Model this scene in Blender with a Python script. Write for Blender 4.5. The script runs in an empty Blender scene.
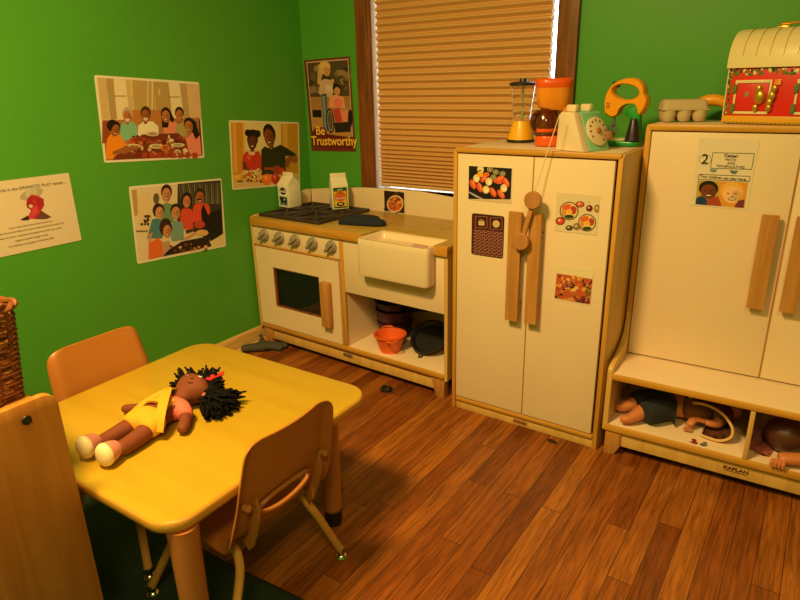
import bpy, bmesh, math, random
import numpy as np
from mathutils import Vector, Matrix
from math import sin, cos, pi, radians

SC = bpy.context.scene
COL = SC.collection

# ---------------------------------------------------------------- camera
cam_d = bpy.data.cameras.new('camera')
cam = bpy.data.objects.new('camera', cam_d)
COL.objects.link(cam)
_f = 616.4
_p, _y, _r = 0.3381, -0.6062, -0.0228
_F = Vector((sin(_y) * cos(_p), cos(_y) * cos(_p), -sin(_p)))
_R0 = Vector((cos(_y), -sin(_y), 0))
_U0 = _R0.cross(_F)
_R = cos(_r) * _R0 + sin(_r) * _U0
_U = -sin(_r) * _R0 + cos(_r) * _U0
m = Matrix((_R, _U, -_F)).transposed().to_4x4()
m.translation = Vector((2.2572, -2.451, 1.2341))
cam.matrix_world = m
cam_d.sensor_width = 36
cam_d.lens = _f / 800 * 36
cam_d.clip_start = 0.02
SC.camera = cam

# ---------------------------------------------------------------- colour management
SC.view_settings.view_transform = 'Standard'
SC.view_settings.look = 'None'
SC.view_settings.gamma = 1
SC.view_settings.use_curve_mapping = False
SC.view_settings.exposure = 0.0

# ---------------------------------------------------------------- world (daylight outside the blind)
w = bpy.data.worlds.new('world')
SC.world = w
w.use_nodes = True
w.node_tree.nodes['Background'].inputs[0].default_value = (0.75, 0.87, 1.0, 1)
w.node_tree.nodes['Background'].inputs[1].default_value = 9.0

# ---------------------------------------------------------------- room lamp and added fill light
def area(name, loc, size, power, col, rot=(0, 0, 0)):
    d = bpy.data.lights.new(name, 'AREA')
    d.energy = power
    d.color = col
    d.shape = 'DISK'
    d.size = size
    o = bpy.data.objects.new(name, d)
    o.location = loc
    o.rotation_euler = rot
    COL.objects.link(o)
    return o

WARM = (1.0, 0.672, 0.225)
area('ceiling_lamp_light', (1.22, -2.38, 2.46), 0.42, 92, WARM)
area('fill_light', (2.6, -3.0, 2.46), 0.50, 30, WARM)  # weak fill added to brighten the cupboard and door fronts, not a room fixture

# ---------------------------------------------------------------- colour helpers
def s2l(c):
    return tuple((x / 12.92 if x <= 0.04045 else ((x + 0.055) / 1.055) ** 2.4) for x in c)

def C8(r, g, b):
    return s2l((r / 255, g / 255, b / 255))

def nodes(m):
    m.use_nodes = True
    nt = m.node_tree
    return nt, nt.nodes['Principled BSDF']

def _noise_bump(nt, b, scale, strength, dist=0.001, stretch=None):
    tc = nt.nodes.new('ShaderNodeTexCoord')
    n = nt.nodes.new('ShaderNodeTexNoise')
    n.inputs['Scale'].default_value = scale
    n.inputs['Detail'].default_value = 4
    src = tc.outputs['Object']
    if stretch:
        mp = nt.nodes.new('ShaderNodeMapping')
        mp.inputs['Scale'].default_value = stretch
        nt.links.new(src, mp.inputs[0]); src = mp.outputs[0]
    nt.links.new(src, n.inputs['Vector'])
    bp = nt.nodes.new('ShaderNodeBump')
    bp.inputs['Strength'].default_value = strength
    bp.inputs['Distance'].default_value = dist
    nt.links.new(n.outputs['Fac'], bp.inputs['Height'])
    nt.links.new(bp.outputs[0], b.inputs['Normal'])
    return n

def plain(name, col, rough=0.5, metal=0, spec=0.5, bump=0, bscale=60, vary=0, coat=0, trans=0, alpha=1, sheen=0):
    m = bpy.data.materials.new(name)
    nt, b = nodes(m)
    b.inputs['Base Color'].default_value = (*col, 1)
    b.inputs['Roughness'].default_value = rough
    b.inputs['Metallic'].default_value = metal
    b.inputs['Specular IOR Level'].default_value = spec
    b.inputs['Coat Weight'].default_value = coat
    b.inputs['Coat Roughness'].default_value = 0.15
    b.inputs['Transmission Weight'].default_value = trans
    b.inputs['Sheen Weight'].default_value = sheen
    b.inputs['Alpha'].default_value = alpha
    n = None
    if bump:
        n = _noise_bump(nt, b, bscale, bump)
    if vary:
        tc = nt.nodes.new('ShaderNodeTexCoord')
        n2 = nt.nodes.new('ShaderNodeTexNoise')
        n2.inputs['Scale'].default_value = 3.5
        n2.inputs['Detail'].default_value = 5
        nt.links.new(tc.outputs['Object'], n2.inputs['Vector'])
        r = nt.nodes.new('ShaderNodeValToRGB')
        r.color_ramp.elements[0].position = 0.3
        r.color_ramp.elements[1].position = 0.7
        r.color_ramp.elements[0].color = (*[c * (1 - vary) for c in col], 1)
        r.color_ramp.elements[1].color = (*[min(1, c * (1 + vary)) for c in col], 1)
        nt.links.new(n2.outputs['Fac'], r.inputs[0])
        nt.links.new(r.outputs[0], b.inputs['Base Color'])
    return m

def wood(name, c1, c2, axis=2, rough=0.45, scale=1.0, spec=0.4, coat=0):
    m = bpy.data.materials.new(name)
    nt, b = nodes(m)
    tc = nt.nodes.new('ShaderNodeTexCoord')
    mp = nt.nodes.new('ShaderNodeMapping')
    s = [16 * scale] * 3
    s[axis] = 1.3 * scale
    mp.inputs['Scale'].default_value = s
    nt.links.new(tc.outputs['Object'], mp.inputs[0])
    n = nt.nodes.new('ShaderNodeTexNoise')
    n.inputs['Scale'].default_value = 3
    n.inputs['Detail'].default_value = 7
    n.inputs['Distortion'].default_value = 0.6
    nt.links.new(mp.outputs[0], n.inputs['Vector'])
    r = nt.nodes.new('ShaderNodeValToRGB')
    r.color_ramp.elements[0].position = 0.33
    r.color_ramp.elements[1].position = 0.66
    r.color_ramp.elements[0].color = (*c1, 1)
    r.color_ramp.elements[1].color = (*c2, 1)
    nt.links.new(n.outputs['Fac'], r.inputs[0])
    nt.links.new(r.outputs[0], b.inputs['Base Color'])
    b.inputs['Roughness'].default_value = rough
    b.inputs['Specular IOR Level'].default_value = spec
    b.inputs['Coat Weight'].default_value = coat
    bp = nt.nodes.new('ShaderNodeBump')
    bp.inputs['Strength'].default_value = 0.15
    bp.inputs['Distance'].default_value = 0.0006
    nt.links.new(n.outputs['Fac'], bp.inputs['Height'])
    nt.links.new(bp.outputs[0], b.inputs['Normal'])
    return m

def floor_mat():
    m = bpy.data.materials.new('oak_strip_floor')
    nt, b = nodes(m)
    N = nt.nodes.new
    L = nt.links.new
    def mth(op, a, bb=None, clamp=False):
        n = N('ShaderNodeMath'); n.operation = op; n.use_clamp = clamp
        for i, v in enumerate((a, bb)):
            if v is None: continue
            if isinstance(v, (int, float)): n.inputs[i].default_value = v
            else: L(v, n.inputs[i])
        return n.outputs[0]
    tc = N('ShaderNodeTexCoord')
    sp = N('ShaderNodeSeparateXYZ')
    L(tc.outputs['Object'], sp.inputs[0])
    W = 0.0632
    u = mth('DIVIDE', sp.outputs[0], W)
    col = mth('FLOOR', u)
    fu = mth('FRACT', u)
    wn = N('ShaderNodeTexWhiteNoise'); wn.noise_dimensions = '1D'
    L(col, wn.inputs['W'])
    v = mth('ADD', mth('DIVIDE', sp.outputs[1], 1.15), mth('MULTIPLY', wn.outputs['Value'], 7.3))
    row = mth('FLOOR', v)
    fv = mth('FRACT', v)
    wn2 = N('ShaderNodeTexWhiteNoise'); wn2.noise_dimensions = '2D'
    cb = N('ShaderNodeCombineXYZ')
    L(col, cb.inputs[0]); L(row, cb.inputs[1])
    L(cb.outputs[0], wn2.inputs['Vector'])
    # grain: offset coordinates per plank
    off = N('ShaderNodeVectorMath'); off.operation = 'SCALE'
    L(wn2.outputs['Color'], off.inputs[0]); off.inputs['Scale'].default_value = 13.0
    ad = N('ShaderNodeVectorMath'); ad.operation = 'ADD'
    L(tc.outputs['Object'], ad.inputs[0]); L(off.outputs[0], ad.inputs[1])
    mp = N('ShaderNodeMapping'); mp.inputs['Scale'].default_value = (30, 1.9, 1)
    L(ad.outputs[0], mp.inputs[0])
    g = N('ShaderNodeTexNoise'); g.inputs['Scale'].default_value = 1.8; g.inputs['Detail'].default_value = 8
    g.inputs['Distortion'].default_value = 1.1; g.inputs['Roughness'].default_value = 0.62
    L(mp.outputs[0], g.inputs['Vector'])
    mp2 = N('ShaderNodeMapping'); mp2.inputs['Scale'].default_value = (150, 5, 1)
    L(ad.outputs[0], mp2.inputs[0])
    g2 = N('ShaderNodeTexNoise'); g2.inputs['Scale'].default_value = 2.2; g2.inputs['Detail'].default_value = 3
    L(mp2.outputs[0], g2.inputs['Vector'])
    base = N('ShaderNodeValToRGB')
    e = base.color_ramp.elements
    e[0].position = 0.0; e[0].color = (*C8(124, 62, 20), 1)
    e[1].position = 1.0; e[1].color = (*C8(178, 106, 40), 1)
    k = e.new(0.45); k.color = (*C8(150, 80, 28), 1)
    L(wn2.outputs['Value'], base.inputs[0])
    gr = N('ShaderNodeValToRGB')
    ge = gr.color_ramp.elements
    ge[0].position = 0.34; ge[0].color = (0.42, 0.36, 0.30, 1)
    ge[1].position = 0.60; ge[1].color = (1.08, 1.08, 1.08, 1)
    L(g.outputs['Fac'], gr.inputs[0])
    mx = N('ShaderNodeMix'); mx.data_type = 'RGBA'; mx.blend_type = 'MULTIPLY'
    mx.inputs[0].default_value = 0.75
    L(base.outputs[0], mx.inputs[6]); L(gr.outputs[0], mx.inputs[7])
    gr2 = N('ShaderNodeValToRGB')
    ge = gr2.color_ramp.elements
    ge[0].position = 0.38; ge[0].color = (0.42, 0.36, 0.30, 1)
    ge[1].position = 0.55; ge[1].color = (1, 1, 1, 1)
    L(g2.outputs['Fac'], gr2.inputs[0])
    mx2 = N('ShaderNodeMix'); mx2.data_type = 'RGBA'; mx2.blend_type = 'MULTIPLY'
    mx2.inputs[0].default_value = 0.6
    L(mx.outputs[2], mx2.inputs[6]); L(gr2.outputs[0], mx2.inputs[7])
    # gaps
    du = mth('MINIMUM', fu, mth('SUBTRACT', 1.0, fu))
    gap1 = mth('LESS_THAN', du, 0.017)
    dv = mth('MINIMUM', fv, mth('SUBTRACT', 1.0, fv))
    gap2 = mth('LESS_THAN', dv, 0.0012)
    gap = mth('MAXIMUM', gap1, gap2)
    mx3 = N('ShaderNodeMix'); mx3.data_type = 'RGBA'
    L(mth('MULTIPLY', gap, 0.85), mx3.inputs[0])
    L(mx2.outputs[2], mx3.inputs[6]); mx3.inputs[7].default_value = (0.03, 0.012, 0.004, 1)
    L(mx3.outputs[2], b.inputs['Base Color'])
    b.inputs['Roughness'].default_value = 0.38
    b.inputs['Specular IOR Level'].default_value = 0.45
    bp = N('ShaderNodeBump'); bp.inputs['Strength'].default_value = 0.35; bp.inputs['Distance'].default_value = 0.001
    h = mth('SUBTRACT', mth('MULTIPLY', g2.outputs['Fac'], 0.4), gap)
    L(h, bp.inputs['Height']); L(bp.outputs[0], b.inputs['Normal'])
    return m

def paint_mat():
    m = bpy.data.materials.new('printed_picture')
    nt, b = nodes(m)
    a = nt.nodes.new('ShaderNodeAttribute'); a.attribute_name = 'paint'
    nt.links.new(a.outputs['Color'], b.inputs['Base Color'])
    b.inputs['Roughness'].default_value = 0.42
    b.inputs['Specular IOR Level'].default_value = 0.35
    return m

M = {}
M['green'] = plain('green_wall_paint', C8(80, 158, 50), 0.42, bump=0.25, bscale=140, vary=0.03)
M['ceil'] = plain('ceiling_paint', C8(225, 220, 205), 0.9)
M['floor'] = floor_mat()
M['trim'] = wood('dark_oak_trim', C8(98, 52, 24), C8(150, 86, 42), 2, 0.42)
M['base'] = wood('light_oak_baseboard', C8(196, 150, 88), C8(222, 180, 112), 1, 0.4)
M['white'] = plain('cream_laminate', C8(236, 208, 180), 0.36, spec=0.4, vary=0.015)
M['edge'] = wood('maple_edge', C8(194, 134, 46), C8(214, 156, 64), 2, 0.38)
M['edgex'] = wood('maple_edge_horizontal', C8(194, 134, 46), C8(214, 156, 64), 0, 0.38)
M['maple'] = wood('maple_laminate', C8(206, 158, 84), C8(222, 178, 104), 2, 0.38, 0.7)
M['counter'] = wood('counter_laminate', C8(178, 142, 68), C8(194, 158, 82), 0, 0.32, 0.7)
M['handle'] = wood('beech_handle', C8(176, 118, 58), C8(198, 140, 76), 2, 0.45)
M['tabletop'] = wood('yellow_maple_tabletop', C8(186, 148, 36), C8(194, 157, 44), 0, 0.3, 0.35, spec=0.45)
M['tableedge'] = plain('tan_table_edge', C8(214, 158, 62), 0.35)
M['tableleg'] = plain('tan_table_leg', C8(188, 118, 62), 0.42)
M['chair'] = plain('tan_chair_plastic', C8(174, 110, 48), 0.36, bump=0.1, bscale=260, spec=0.5)
M['chairleg'] = plain('tan_painted_tube', C8(214, 158, 84), 0.35)
M['chrome'] = plain('chrome', (0.62, 0.6, 0.56), 0.2, metal=1)
M['blackplastic'] = plain('black_plastic', (0.012, 0.011, 0.011), 0.4)
M['grate'] = plain('dark_brown_grate', C8(58, 44, 42), 0.5)
M['darkglass'] = plain('dark_oven_glass', (0.012, 0.012, 0.014), 0.10, spec=0.6, alpha=0.72)
M['knob'] = plain('grey_knob', C8(150, 138, 120), 0.42)
M['sink'] = plain('cream_sink_plastic', C8(238, 212, 184), 0.28, spec=0.5)
M['paper'] = plain('white_paper', C8(235, 226, 208), 0.6)
M['carton'] = plain('waxed_carton', C8(238, 228, 205), 0.35)
M['navy'] = plain('navy_quilted_cloth', C8(30, 34, 52), 0.9, bump=0.6, bscale=220)
M['rug'] = plain('dark_green_rug', C8(24, 50, 34), 0.95, bump=0.8, bscale=420, vary=0.3)
M['rugedge'] = plain('black_rug_binding', (0.008, 0.009, 0.008), 0.85)
M['blind'] = plain('tan_blind_fabric', C8(224, 174, 116), 0.75, bump=0.1, bscale=300)
M['brown_skin'] = plain('brown_cloth_skin', C8(124, 58, 30), 0.75, bump=0.3, bscale=420)
M['vinyl_skin'] = plain('vinyl_skin', C8(206, 124, 76), 0.45)
M['yarn'] = plain('black_yarn', (0.004, 0.003, 0.004), 0.9, spec=.2)
M['paint'] = paint_mat()
M['glass'] = plain('window_glass', (0.95, 0.98, 1), 0.02, trans=1.0)

# ---------------------------------------------------------------- mesh helpers
class MB:
    def __init__(s):
        s.bm = bmesh.new()
        s.mats = []
        s.mi = 0
    def mat(s, m):
        if m not in s.mats: s.mats.append(m)
        s.mi = s.mats.index(m)
        return s
    def add(s, tmp, mtx=None):
        if mtx is not None: bmesh.ops.transform(tmp, matrix=mtx, verts=tmp.verts)
        for f in tmp.faces: f.material_index = s.mi
        me = bpy.data.meshes.new('t')
        tmp.to_mesh(me); tmp.free()
        s.bm.from_mesh(me)
        bpy.data.meshes.remove(me)
        return s
    def box(s, x0, x1, y0, y1, z0, z1, bev=0.0, seg=2, mtx=None):
        t = bmesh.new()
        bmesh.ops.create_cube(t, size=1)
        for v in t.verts:
            v.co = Vector(((x0 + x1) / 2 + v.co.x * (x1 - x0), (y0 + y1) / 2 + v.co.y * (y1 - y0), (z0 + z1) / 2 + v.co.z * (z1 - z0)))
        if bev > 0:
            bev = min(bev, 0.49 * min(abs(x1 - x0), abs(y1 - y0), abs(z1 - z0)))
            bmesh.ops.bevel(t, geom=t.edges[:], offset=bev, segments=seg, profile=0.5, affect='EDGES')
        return s.add(t, mtx)
    def prism(s, pts, a0, a1, axis='y', bev=0.0, seg=2, mtx=None):
        """polygon pts in the plane perpendicular to axis, extruded a0..a1.  x:(y,z)  y:(x,z)  z:(x,y)"""
        t = bmesh.new()
        def P(p, a):
            return {'x': (a, p[0], p[1]), 'y': (p[0], a, p[1]), 'z': (p[0], p[1], a)}[axis]
        v0 = [t.verts.new(P(p, a0)) for p in pts]
        v1 = [t.verts.new(P(p, a1)) for p in pts]
        n = len(pts)
        t.faces.new(v0); t.faces.new(v1[::-1])
        rim = []
        for i in range(n):
            t.faces.new((v0[i], v1[i], v1[(i + 1) % n], v0[(i + 1) % n]))
        bmesh.ops.recalc_face_normals(t, faces=t.faces)
        if bev > 0:
            t.edges.ensure_lookup_table()
            s0, s1 = set(v0), set(v1)
            rim = [e for e in t.edges if (e.verts[0] in s0 and e.verts[1] in s0) or (e.verts[0] in s1 and e.verts[1] in s1)]
            bmesh.ops.bevel(t, geom=rim, offset=bev, segments=seg, profile=0.5, affect='EDGES')
        return s.add(t, mtx)
    def lathe(s, prof, c=(0, 0, 0), n=32, mtx=None, cap=True):
        """prof: (r, z) bottom to top"""
        t = bmesh.new()
        rings = []
        for r, z in prof:
            if r < 1e-6: rings.append([t.verts.new((c[0], c[1], c[2] + z))])
            else: rings.append([t.verts.new((c[0] + r * cos(2 * pi * i / n), c[1] + r * sin(2 * pi * i / n), c[2] + z)) for i in range(n)])
        for a, b in zip(rings, rings[1:]):
            for i in range(n):
                j = (i + 1) % n
                if len(a) == 1 and len(b) == 1: continue
                if len(a) == 1: t.faces.new((a[0], b[j], b[i]))
                elif len(b) == 1: t.faces.new((a[i], a[j], b[0]))
                else: t.faces.new((a[i], a[j], b[j], b[i]))
        if cap:
            if len(rings[0]) > 1: t.faces.new(rings[0][::-1])
            if len(rings[-1]) > 1: t.faces.new(rings[-1])
        bmesh.ops.recalc_face_normals(t, faces=t.faces)
        return s.add(t, mtx)
    def tube(s, pts, r, n=10, closed=False, mtx=None, flat=1.0):
        pts = [Vector(p) for p in pts]
        R = r if isinstance(r, (list, tuple)) else [r] * len(pts)
        t = bmesh.new()
        rings = []
        N = len(pts)
        prev = None
        for i, p in enumerate(pts):
            if closed: d = pts[(i + 1) % N] - pts[i - 1]
            elif i == 0: d = pts[1] - pts[0]
            elif i == N - 1: d = pts[-1] - pts[-2]
            else: d = (pts[i + 1] - pts[i]).normalized() + (pts[i] - pts[i - 1]).normalized()
            d.normalize()
            if prev is None:
                ref = Vector((0, 0, 1)) if abs(d.z) < 0.9 else Vector((1, 0, 0))
                a = d.cross(ref).normalized()
            else:
                a = (prev - d * prev.dot(d)).normalized()
            prev = a
            b = d.cross(a)
            rings.append([t.verts.new(p + a * (R[i] * cos(2 * pi * k / n)) + b * (R[i] * flat * sin(2 * pi * k / n))) for k in range(n)])
        seq = list(zip(rings, rings[1:]))
        if closed: seq.append((rings[-1], rings[0]))
        for a, b in seq:
            for k in range(n):
                j = (k + 1) % n
                t.faces.new((a[k], a[j], b[j], b[k]))
        if not closed:
            t.faces.new(rings[0][::-1]); t.faces.new(rings[-1])
        bmesh.ops.recalc_face_normals(t, faces=t.faces)
        return s.add(t, mtx)
    def ball(s, c, r, seg=20, rings=14, mtx=None):
        t = bmesh.new()
        bmesh.ops.create_uvsphere(t, u_segments=seg, v_segments=rings, radius=1)
        rr = r if isinstance(r, (tuple, list)) else (r, r, r)
        for v in t.verts: v.co = Vector((c[0] + v.co.x * rr[0], c[1] + v.co.y * rr[1], c[2] + v.co.z * rr[2]))
        return s.add(t, mtx)
    def loft(s, rings, cap=True, closed_u=True, mtx=None):
        t = bmesh.new()
        R = [[t.verts.new(p) for p in r] for r in rings]
        n = len(R[0])
        for a, b in zip(R, R[1:]):
            for k in range(n if closed_u else n - 1):
                j = (k + 1) % n
                t.faces.new((a[k], a[j], b[j], b[k]))
        if cap and closed_u:
            t.faces.new(R[0][::-1]); t.faces.new(R[-1])
        bmesh.ops.recalc_face_normals(t, faces=t.faces)
        return s.add(t, mtx)
    def build(s, name, mat=None, parent=None, loc=(0, 0, 0), rot=(0, 0, 0), smooth=35, weld=False):
        if weld: bmesh.ops.remove_doubles(s.bm, verts=s.bm.verts, dist=1e-5)
        if smooth:
            ang = radians(smooth)
            for f in s.bm.faces: f.smooth = True
            for e in s.bm.edges:
                if len(e.link_faces) == 2:
                    try: a = e.calc_face_angle()
                    except ValueError: a = 0
                    e.smooth = a < ang
                else: e.smooth = False
        me = bpy.data.meshes.new(name)
        s.bm.to_mesh(me); s.bm.free()
        if mat is not None and not s.mats: me.materials.append(mat)
        for mm in s.mats: me.materials.append(mm)
        o = bpy.data.objects.new(name, me)
        COL.objects.link(o)
        o.location = loc; o.rotation_euler = rot
        if parent: o.parent = parent
        return o

def tag(o, label=None, cat=None, group=None, kind=None):
    if label: o['label'] = label
    if cat: o['category'] = cat
    if group: o['group'] = group
    if kind: o['kind'] = kind
    return o

def thing(name, label, cat, loc=(0, 0, 0), rotz=0, group=None):
    o = bpy.data.objects.new(name, None)
    COL.objects.link(o)
    o.empty_display_size = 0.05
    o.location = loc
    o.rotation_euler = (0, 0, rotz)
    return tag(o, label, cat, group)

def struct(o):
    o['kind'] = 'structure'
    return o

def rrect(x0, x1, y0, y1, r, n=8):
    pts = []
    for cx, cy, a in ((x1 - r, y1 - r, 0), (x0 + r, y1 - r, 90), (x0 + r, y0 + r, 180), (x1 - r, y0 + r, 270)):
        for k in range(n + 1):
            t = radians(a + 90 * k / n)
            pts.append((cx + r * cos(t), cy + r * sin(t)))
    return pts

def smoothpath(pts, n=6):
    """Catmull-Rom through points"""
    P = [Vector(p) for p in pts]
    P = [P[0] * 2 - P[1]] + P + [P[-1] * 2 - P[-2]]
    out = []
    for i in range(1, len(P) - 2):
        for k in range(n):
            t = k / n
            a, b, c, d = P[i - 1], P[i], P[i + 1], P[i + 2]
            out.append(0.5 * ((2 * b) + (c - a) * t + (2 * a - 5 * b + 4 * c - d) * t * t + (3 * b - a - 3 * c + d) * t ** 3))
    out.append(P[-2])
    return out

def text_mesh(txt, size, mat, name='lettering', parent=None, loc=(0, 0, 0), rot=(pi / 2, 0, 0), ext=0.0004, align='CENTER', sx=1.0, offset=0.0, shear=0):
    cu = bpy.data.curves.new('t', 'FONT')
    cu.body = txt; cu.size = size; cu.extrude = ext; cu.align_x = align; cu.align_y = 'CENTER'
    cu.offset = offset; cu.shear = shear
    cu.resolution_u = 3
    o = bpy.data.objects.new('t', cu)
    COL.objects.link(o)
    bpy.context.view_layer.update()
    me = bpy.data.meshes.new_from_object(o.evaluated_get(bpy.context.evaluated_depsgraph_get()))
    bpy.data.objects.remove(o)
    me.transform(Matrix.Diagonal((sx, 1, 1, 1)))
    me.materials.clear(); me.materials.append(mat)
    me.name = name
    q = bpy.data.objects.new(name, me)
    COL.objects.link(q)
    q.location = loc; q.rotation_euler = rot
    if parent: q.parent = parent
    return q

def skin_mesh(name, verts, edges, mat, parent=None, sub=2, root=0, flat=None):
    """verts: (x,y,z,r) or (x,y,z,rx,ry)"""
    me = bpy.data.meshes.new(name)
    me.from_pydata([v[:3] for v in verts], edges, [])
    o = bpy.data.objects.new(name, me)
    COL.objects.link(o)
    sk = o.modifiers.new('s', 'SKIN')
    for i, v in enumerate(verts):
        d = me.skin_vertices[0].data[i]
        d.radius = (v[3], v[4] if len(v) > 4 else v[3])
        d.use_root = (i == root)
    ss = o.modifiers.new('u', 'SUBSURF'); ss.levels = sub; ss.render_levels = sub
    bpy.context.view_layer.update()
    m2 = bpy.data.meshes.new_from_object(o.evaluated_get(bpy.context.evaluated_depsgraph_get()))
    bpy.data.objects.remove(o)
    m2.name = name
    m2.materials.clear(); m2.materials.append(mat)
    for p in m2.polygons: p.use_smooth = True
    q = bpy.data.objects.new(name, m2)
    COL.objects.link(q)
    if parent: q.parent = parent
    return q

# ---------------------------------------------------------------- printed pictures
class Pic:
    """draws coloured shapes on a flat sheet of size W x H (local x right, z up, facing -y);
    shapes are given in the pixels of a crop whose four sheet corners are known"""
    def __init__(s, W, H, corners, seed=1):
        s.W, s.H = W, H
        src = corners
        dst = [(0, H), (W, H), (W, 0), (0, 0)]
        A = []; B = []
        for (x, y), (X, Y) in zip(src, dst):
            A.append([x, y, 1, 0, 0, 0, -X * x, -X * y]); B.append(X)
            A.append([0, 0, 0, x, y, 1, -Y * x, -Y * y]); B.append(Y)
        h = np.linalg.solve(np.array(A, float), np.array(B, float))
        s.h = np.append(h, 1).reshape(3, 3)
        s.bm = bmesh.new()
        s.cl = s.bm.loops.layers.float_color.new('paint')
        s.k = 0
        s.rnd = random.Random(seed)
    def map(s, x, y):
        v = s.h @ np.array([x, y, 1.0])
        return v[0] / v[2], v[1] / v[2]
    def poly(s, pts, col, raw=False):
        P = [(p if raw else s.map(*p)) for p in pts]
        P = [(min(max(p[0], 0), s.W), min(max(p[1], 0), s.H)) for p in P]
        s.k += 1
        y = -0.0006 - s.k * 1.6e-5
        vs = [s.bm.verts.new((p[0], y, p[1])) for p in P]
        try: f = s.bm.faces.new(vs)
        except ValueError: return
        f.normal_update()
        if f.normal.y > 0: f.normal_flip()
        c = C8(*col)
        for l in f.loops: l[s.cl] = (*c, 1)
    def inner(s, m, col):
        W, H = s.W, s.H
        s.poly([(m, H - m), (W - m, H - m), (W - m, m), (m, m)], col, raw=True)
    def rect(s, x0, y0, x1, y1, col): s.poly([(x0, y0), (x1, y0), (x1, y1), (x0, y1)], col)
    def ell(s, x, y, rx, ry, col, a=0, n=18):
        a = radians(a)
        s.poly([(x + rx * cos(t) * cos(a) - ry * sin(t) * sin(a), y + rx * cos(t) * sin(a) + ry * sin(t) * cos(a)) for t in [2 * pi * k / n for k in range(n)]], col)
    def scatter(s, box, n, r, cols, a=0.6):
        for _ in range(n):
            x = s.rnd.uniform(box[0], box[2]); y = s.rnd.uniform(box[1], box[3]); q = s.rnd.uniform(r[0], r[1])
            s.ell(x, y, q, q * s.rnd.uniform(a, 1), s.rnd.choice(cols), s.rnd.uniform(0, 180), 9)
    def face(s, x, y, rx, ry, skin, hair, smile=True, a=0, hairtop=1.0):
        dk = tuple(int(c * 0.55) for c in skin)
        s.ell(x, y - ry * 0.28 * hairtop, rx * 1.14, ry * 0.98, hair, a)
        s.ell(x, y + ry * 0.12, rx * 0.92, ry * 0.92, skin, a)
        s.ell(x + rx * .45, y + ry * .2, rx * .45, ry * .6, tuple(int(c * .88) for c in skin), a)
        s.ell(x - rx * 0.36, y - ry * 0.02, rx * 0.16, ry * 0.07, dk, a, 8)
        s.ell(x + rx * 0.36, y - ry * 0.02, rx * 0.16, ry * 0.07, dk, a, 8)
        s.ell(x, y + ry * 0.3, rx * 0.12, ry * 0.08, dk, a, 8); s.ell(x, y + ry * 0.58, rx * 0.42, ry * 0.16, dk, a, 10)
        if smile: s.ell(x, y + ry * 0.56, rx * 0.32, ry * 0.08, (236, 214, 196), a, 10)
    def build(s, parent, name='printed_image'):
        me = bpy.data.meshes.new(name)
        s.bm.to_mesh(me); s.bm.free()
        me.materials.append(M['paint'])
        o = bpy.data.objects.new(name, me)
        COL.objects.link(o); o.parent = parent
        return o

def sheet(name, label, cat, W, H, loc, rot, mat=None, r=0.006, group=None, th=0.0006):
    """a sheet whose bottom-left corner is at loc, local x right, z up, facing -y. rot = euler"""
    t = thing(name, label, cat, loc, 0, group)
    t.rotation_euler = rot
    mb = MB()
    mb.prism(rrect(0, W, 0, H, r, 4), -th, 0, 'y')
    mb.build('paper', mat or M['paper'], t)
    return t

# ================================================================ THE ROOM
RX, RY, RZ = 4.3, -3.9, 2.5
o = MB().box(0, RX, RY, 0, -0.05, 0).build('floor', M['floor'], smooth=0); struct(o)
o = MB().box(-0.12, RX, RY, 0.12, RZ, RZ + 0.05).build('ceiling', M['ceil'], smooth=0); struct(o)
o = MB().box(-0.12, 0, RY, 0.12, -0.05, RZ).build('wall_left', M['green'], smooth=0); struct(o)
o = MB().box(RX, RX + 0.12, RY, 0.12, -0.05, RZ).build('wall_right', M['green'], smooth=0); struct(o)
o = MB().box(-0.12, RX + 0.12, RY - 0.12, RY, -0.05, RZ).build('wall_front', M['green'], smooth=0); struct(o)
WX0, WX1, WZ0, WZ1 = 0.432, 1.325, 0.738, 2.06
mb = MB()
mb.box(0, WX0, 0, 0.12, -0.05, RZ); mb.box(WX1, RX, 0, 0.12, -0.05, RZ)
mb.box(WX0, WX1, 0, 0.12, -0.05, WZ0); mb.box(WX0, WX1, 0, 0.12, WZ1, RZ)
o = mb.build('wall_back', M['green'], smooth=0); struct(o)

mb = MB()
mb.prism([(0, 0), (0.014, 0), (0.014, 0.062), (0.010, 0.078), (0.004, 0.085), (0, 0.085)], RY, -0.001, 'y')
mb.prism([(0.014, 0), (0.028, 0), (0.026, 0.010), (0.020, 0.017), (0.014, 0.018)], RY, -0.001, 'y')
o = mb.build('baseboard_left', M['base']); struct(o)
mb = MB()
mb.box(0.03, RX, -0.014, 0, 0, 0.085, 0.003)
o = mb.build('baseboard_back', M['edgex']); struct(o)

# window
win = bpy.data.objects.new('window_1', None); COL.objects.link(win); struct(win)
win.location = (0, 0, 0)
mb = MB()
T = 0.078
mb.box(WX0 - T, WX0 + 0.004, -0.02, 0, WZ0 - 0.09, WZ1 + T, 0.003)
mb.box(WX1 - 0.004, WX1 + T, -0.02, 0, WZ0 - 0.09, WZ1 + T, 0.003)
mb.build('side_casing', M['trim'], win)
mb = MB()
mb.box(WX0 + 0.004, WX1 - 0.004, -0.02, 0, WZ1, WZ1 + T, 0.003)
mb.box(WX0 + 0.004, WX1 - 0.004, -0.02, 0, WZ0 - 0.09, WZ0 - 0.02, 0.003)
mb.box(WX0 + 0.004, WX1 - 0.004, -0.03, 0.12, WZ0 - 0.02, WZ0, 0.003)
mb.build('head_and_sill', M['trim'], win)
mb = MB(); mb.box(WX0, WX0 + 0.004, 0, 0.12, WZ0, WZ1); mb.box(WX1 - 0.004, WX1, 0, 0.12, WZ0, WZ1)
mb.build('jamb_liner', M['paper'], win)
mb = MB()
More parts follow.
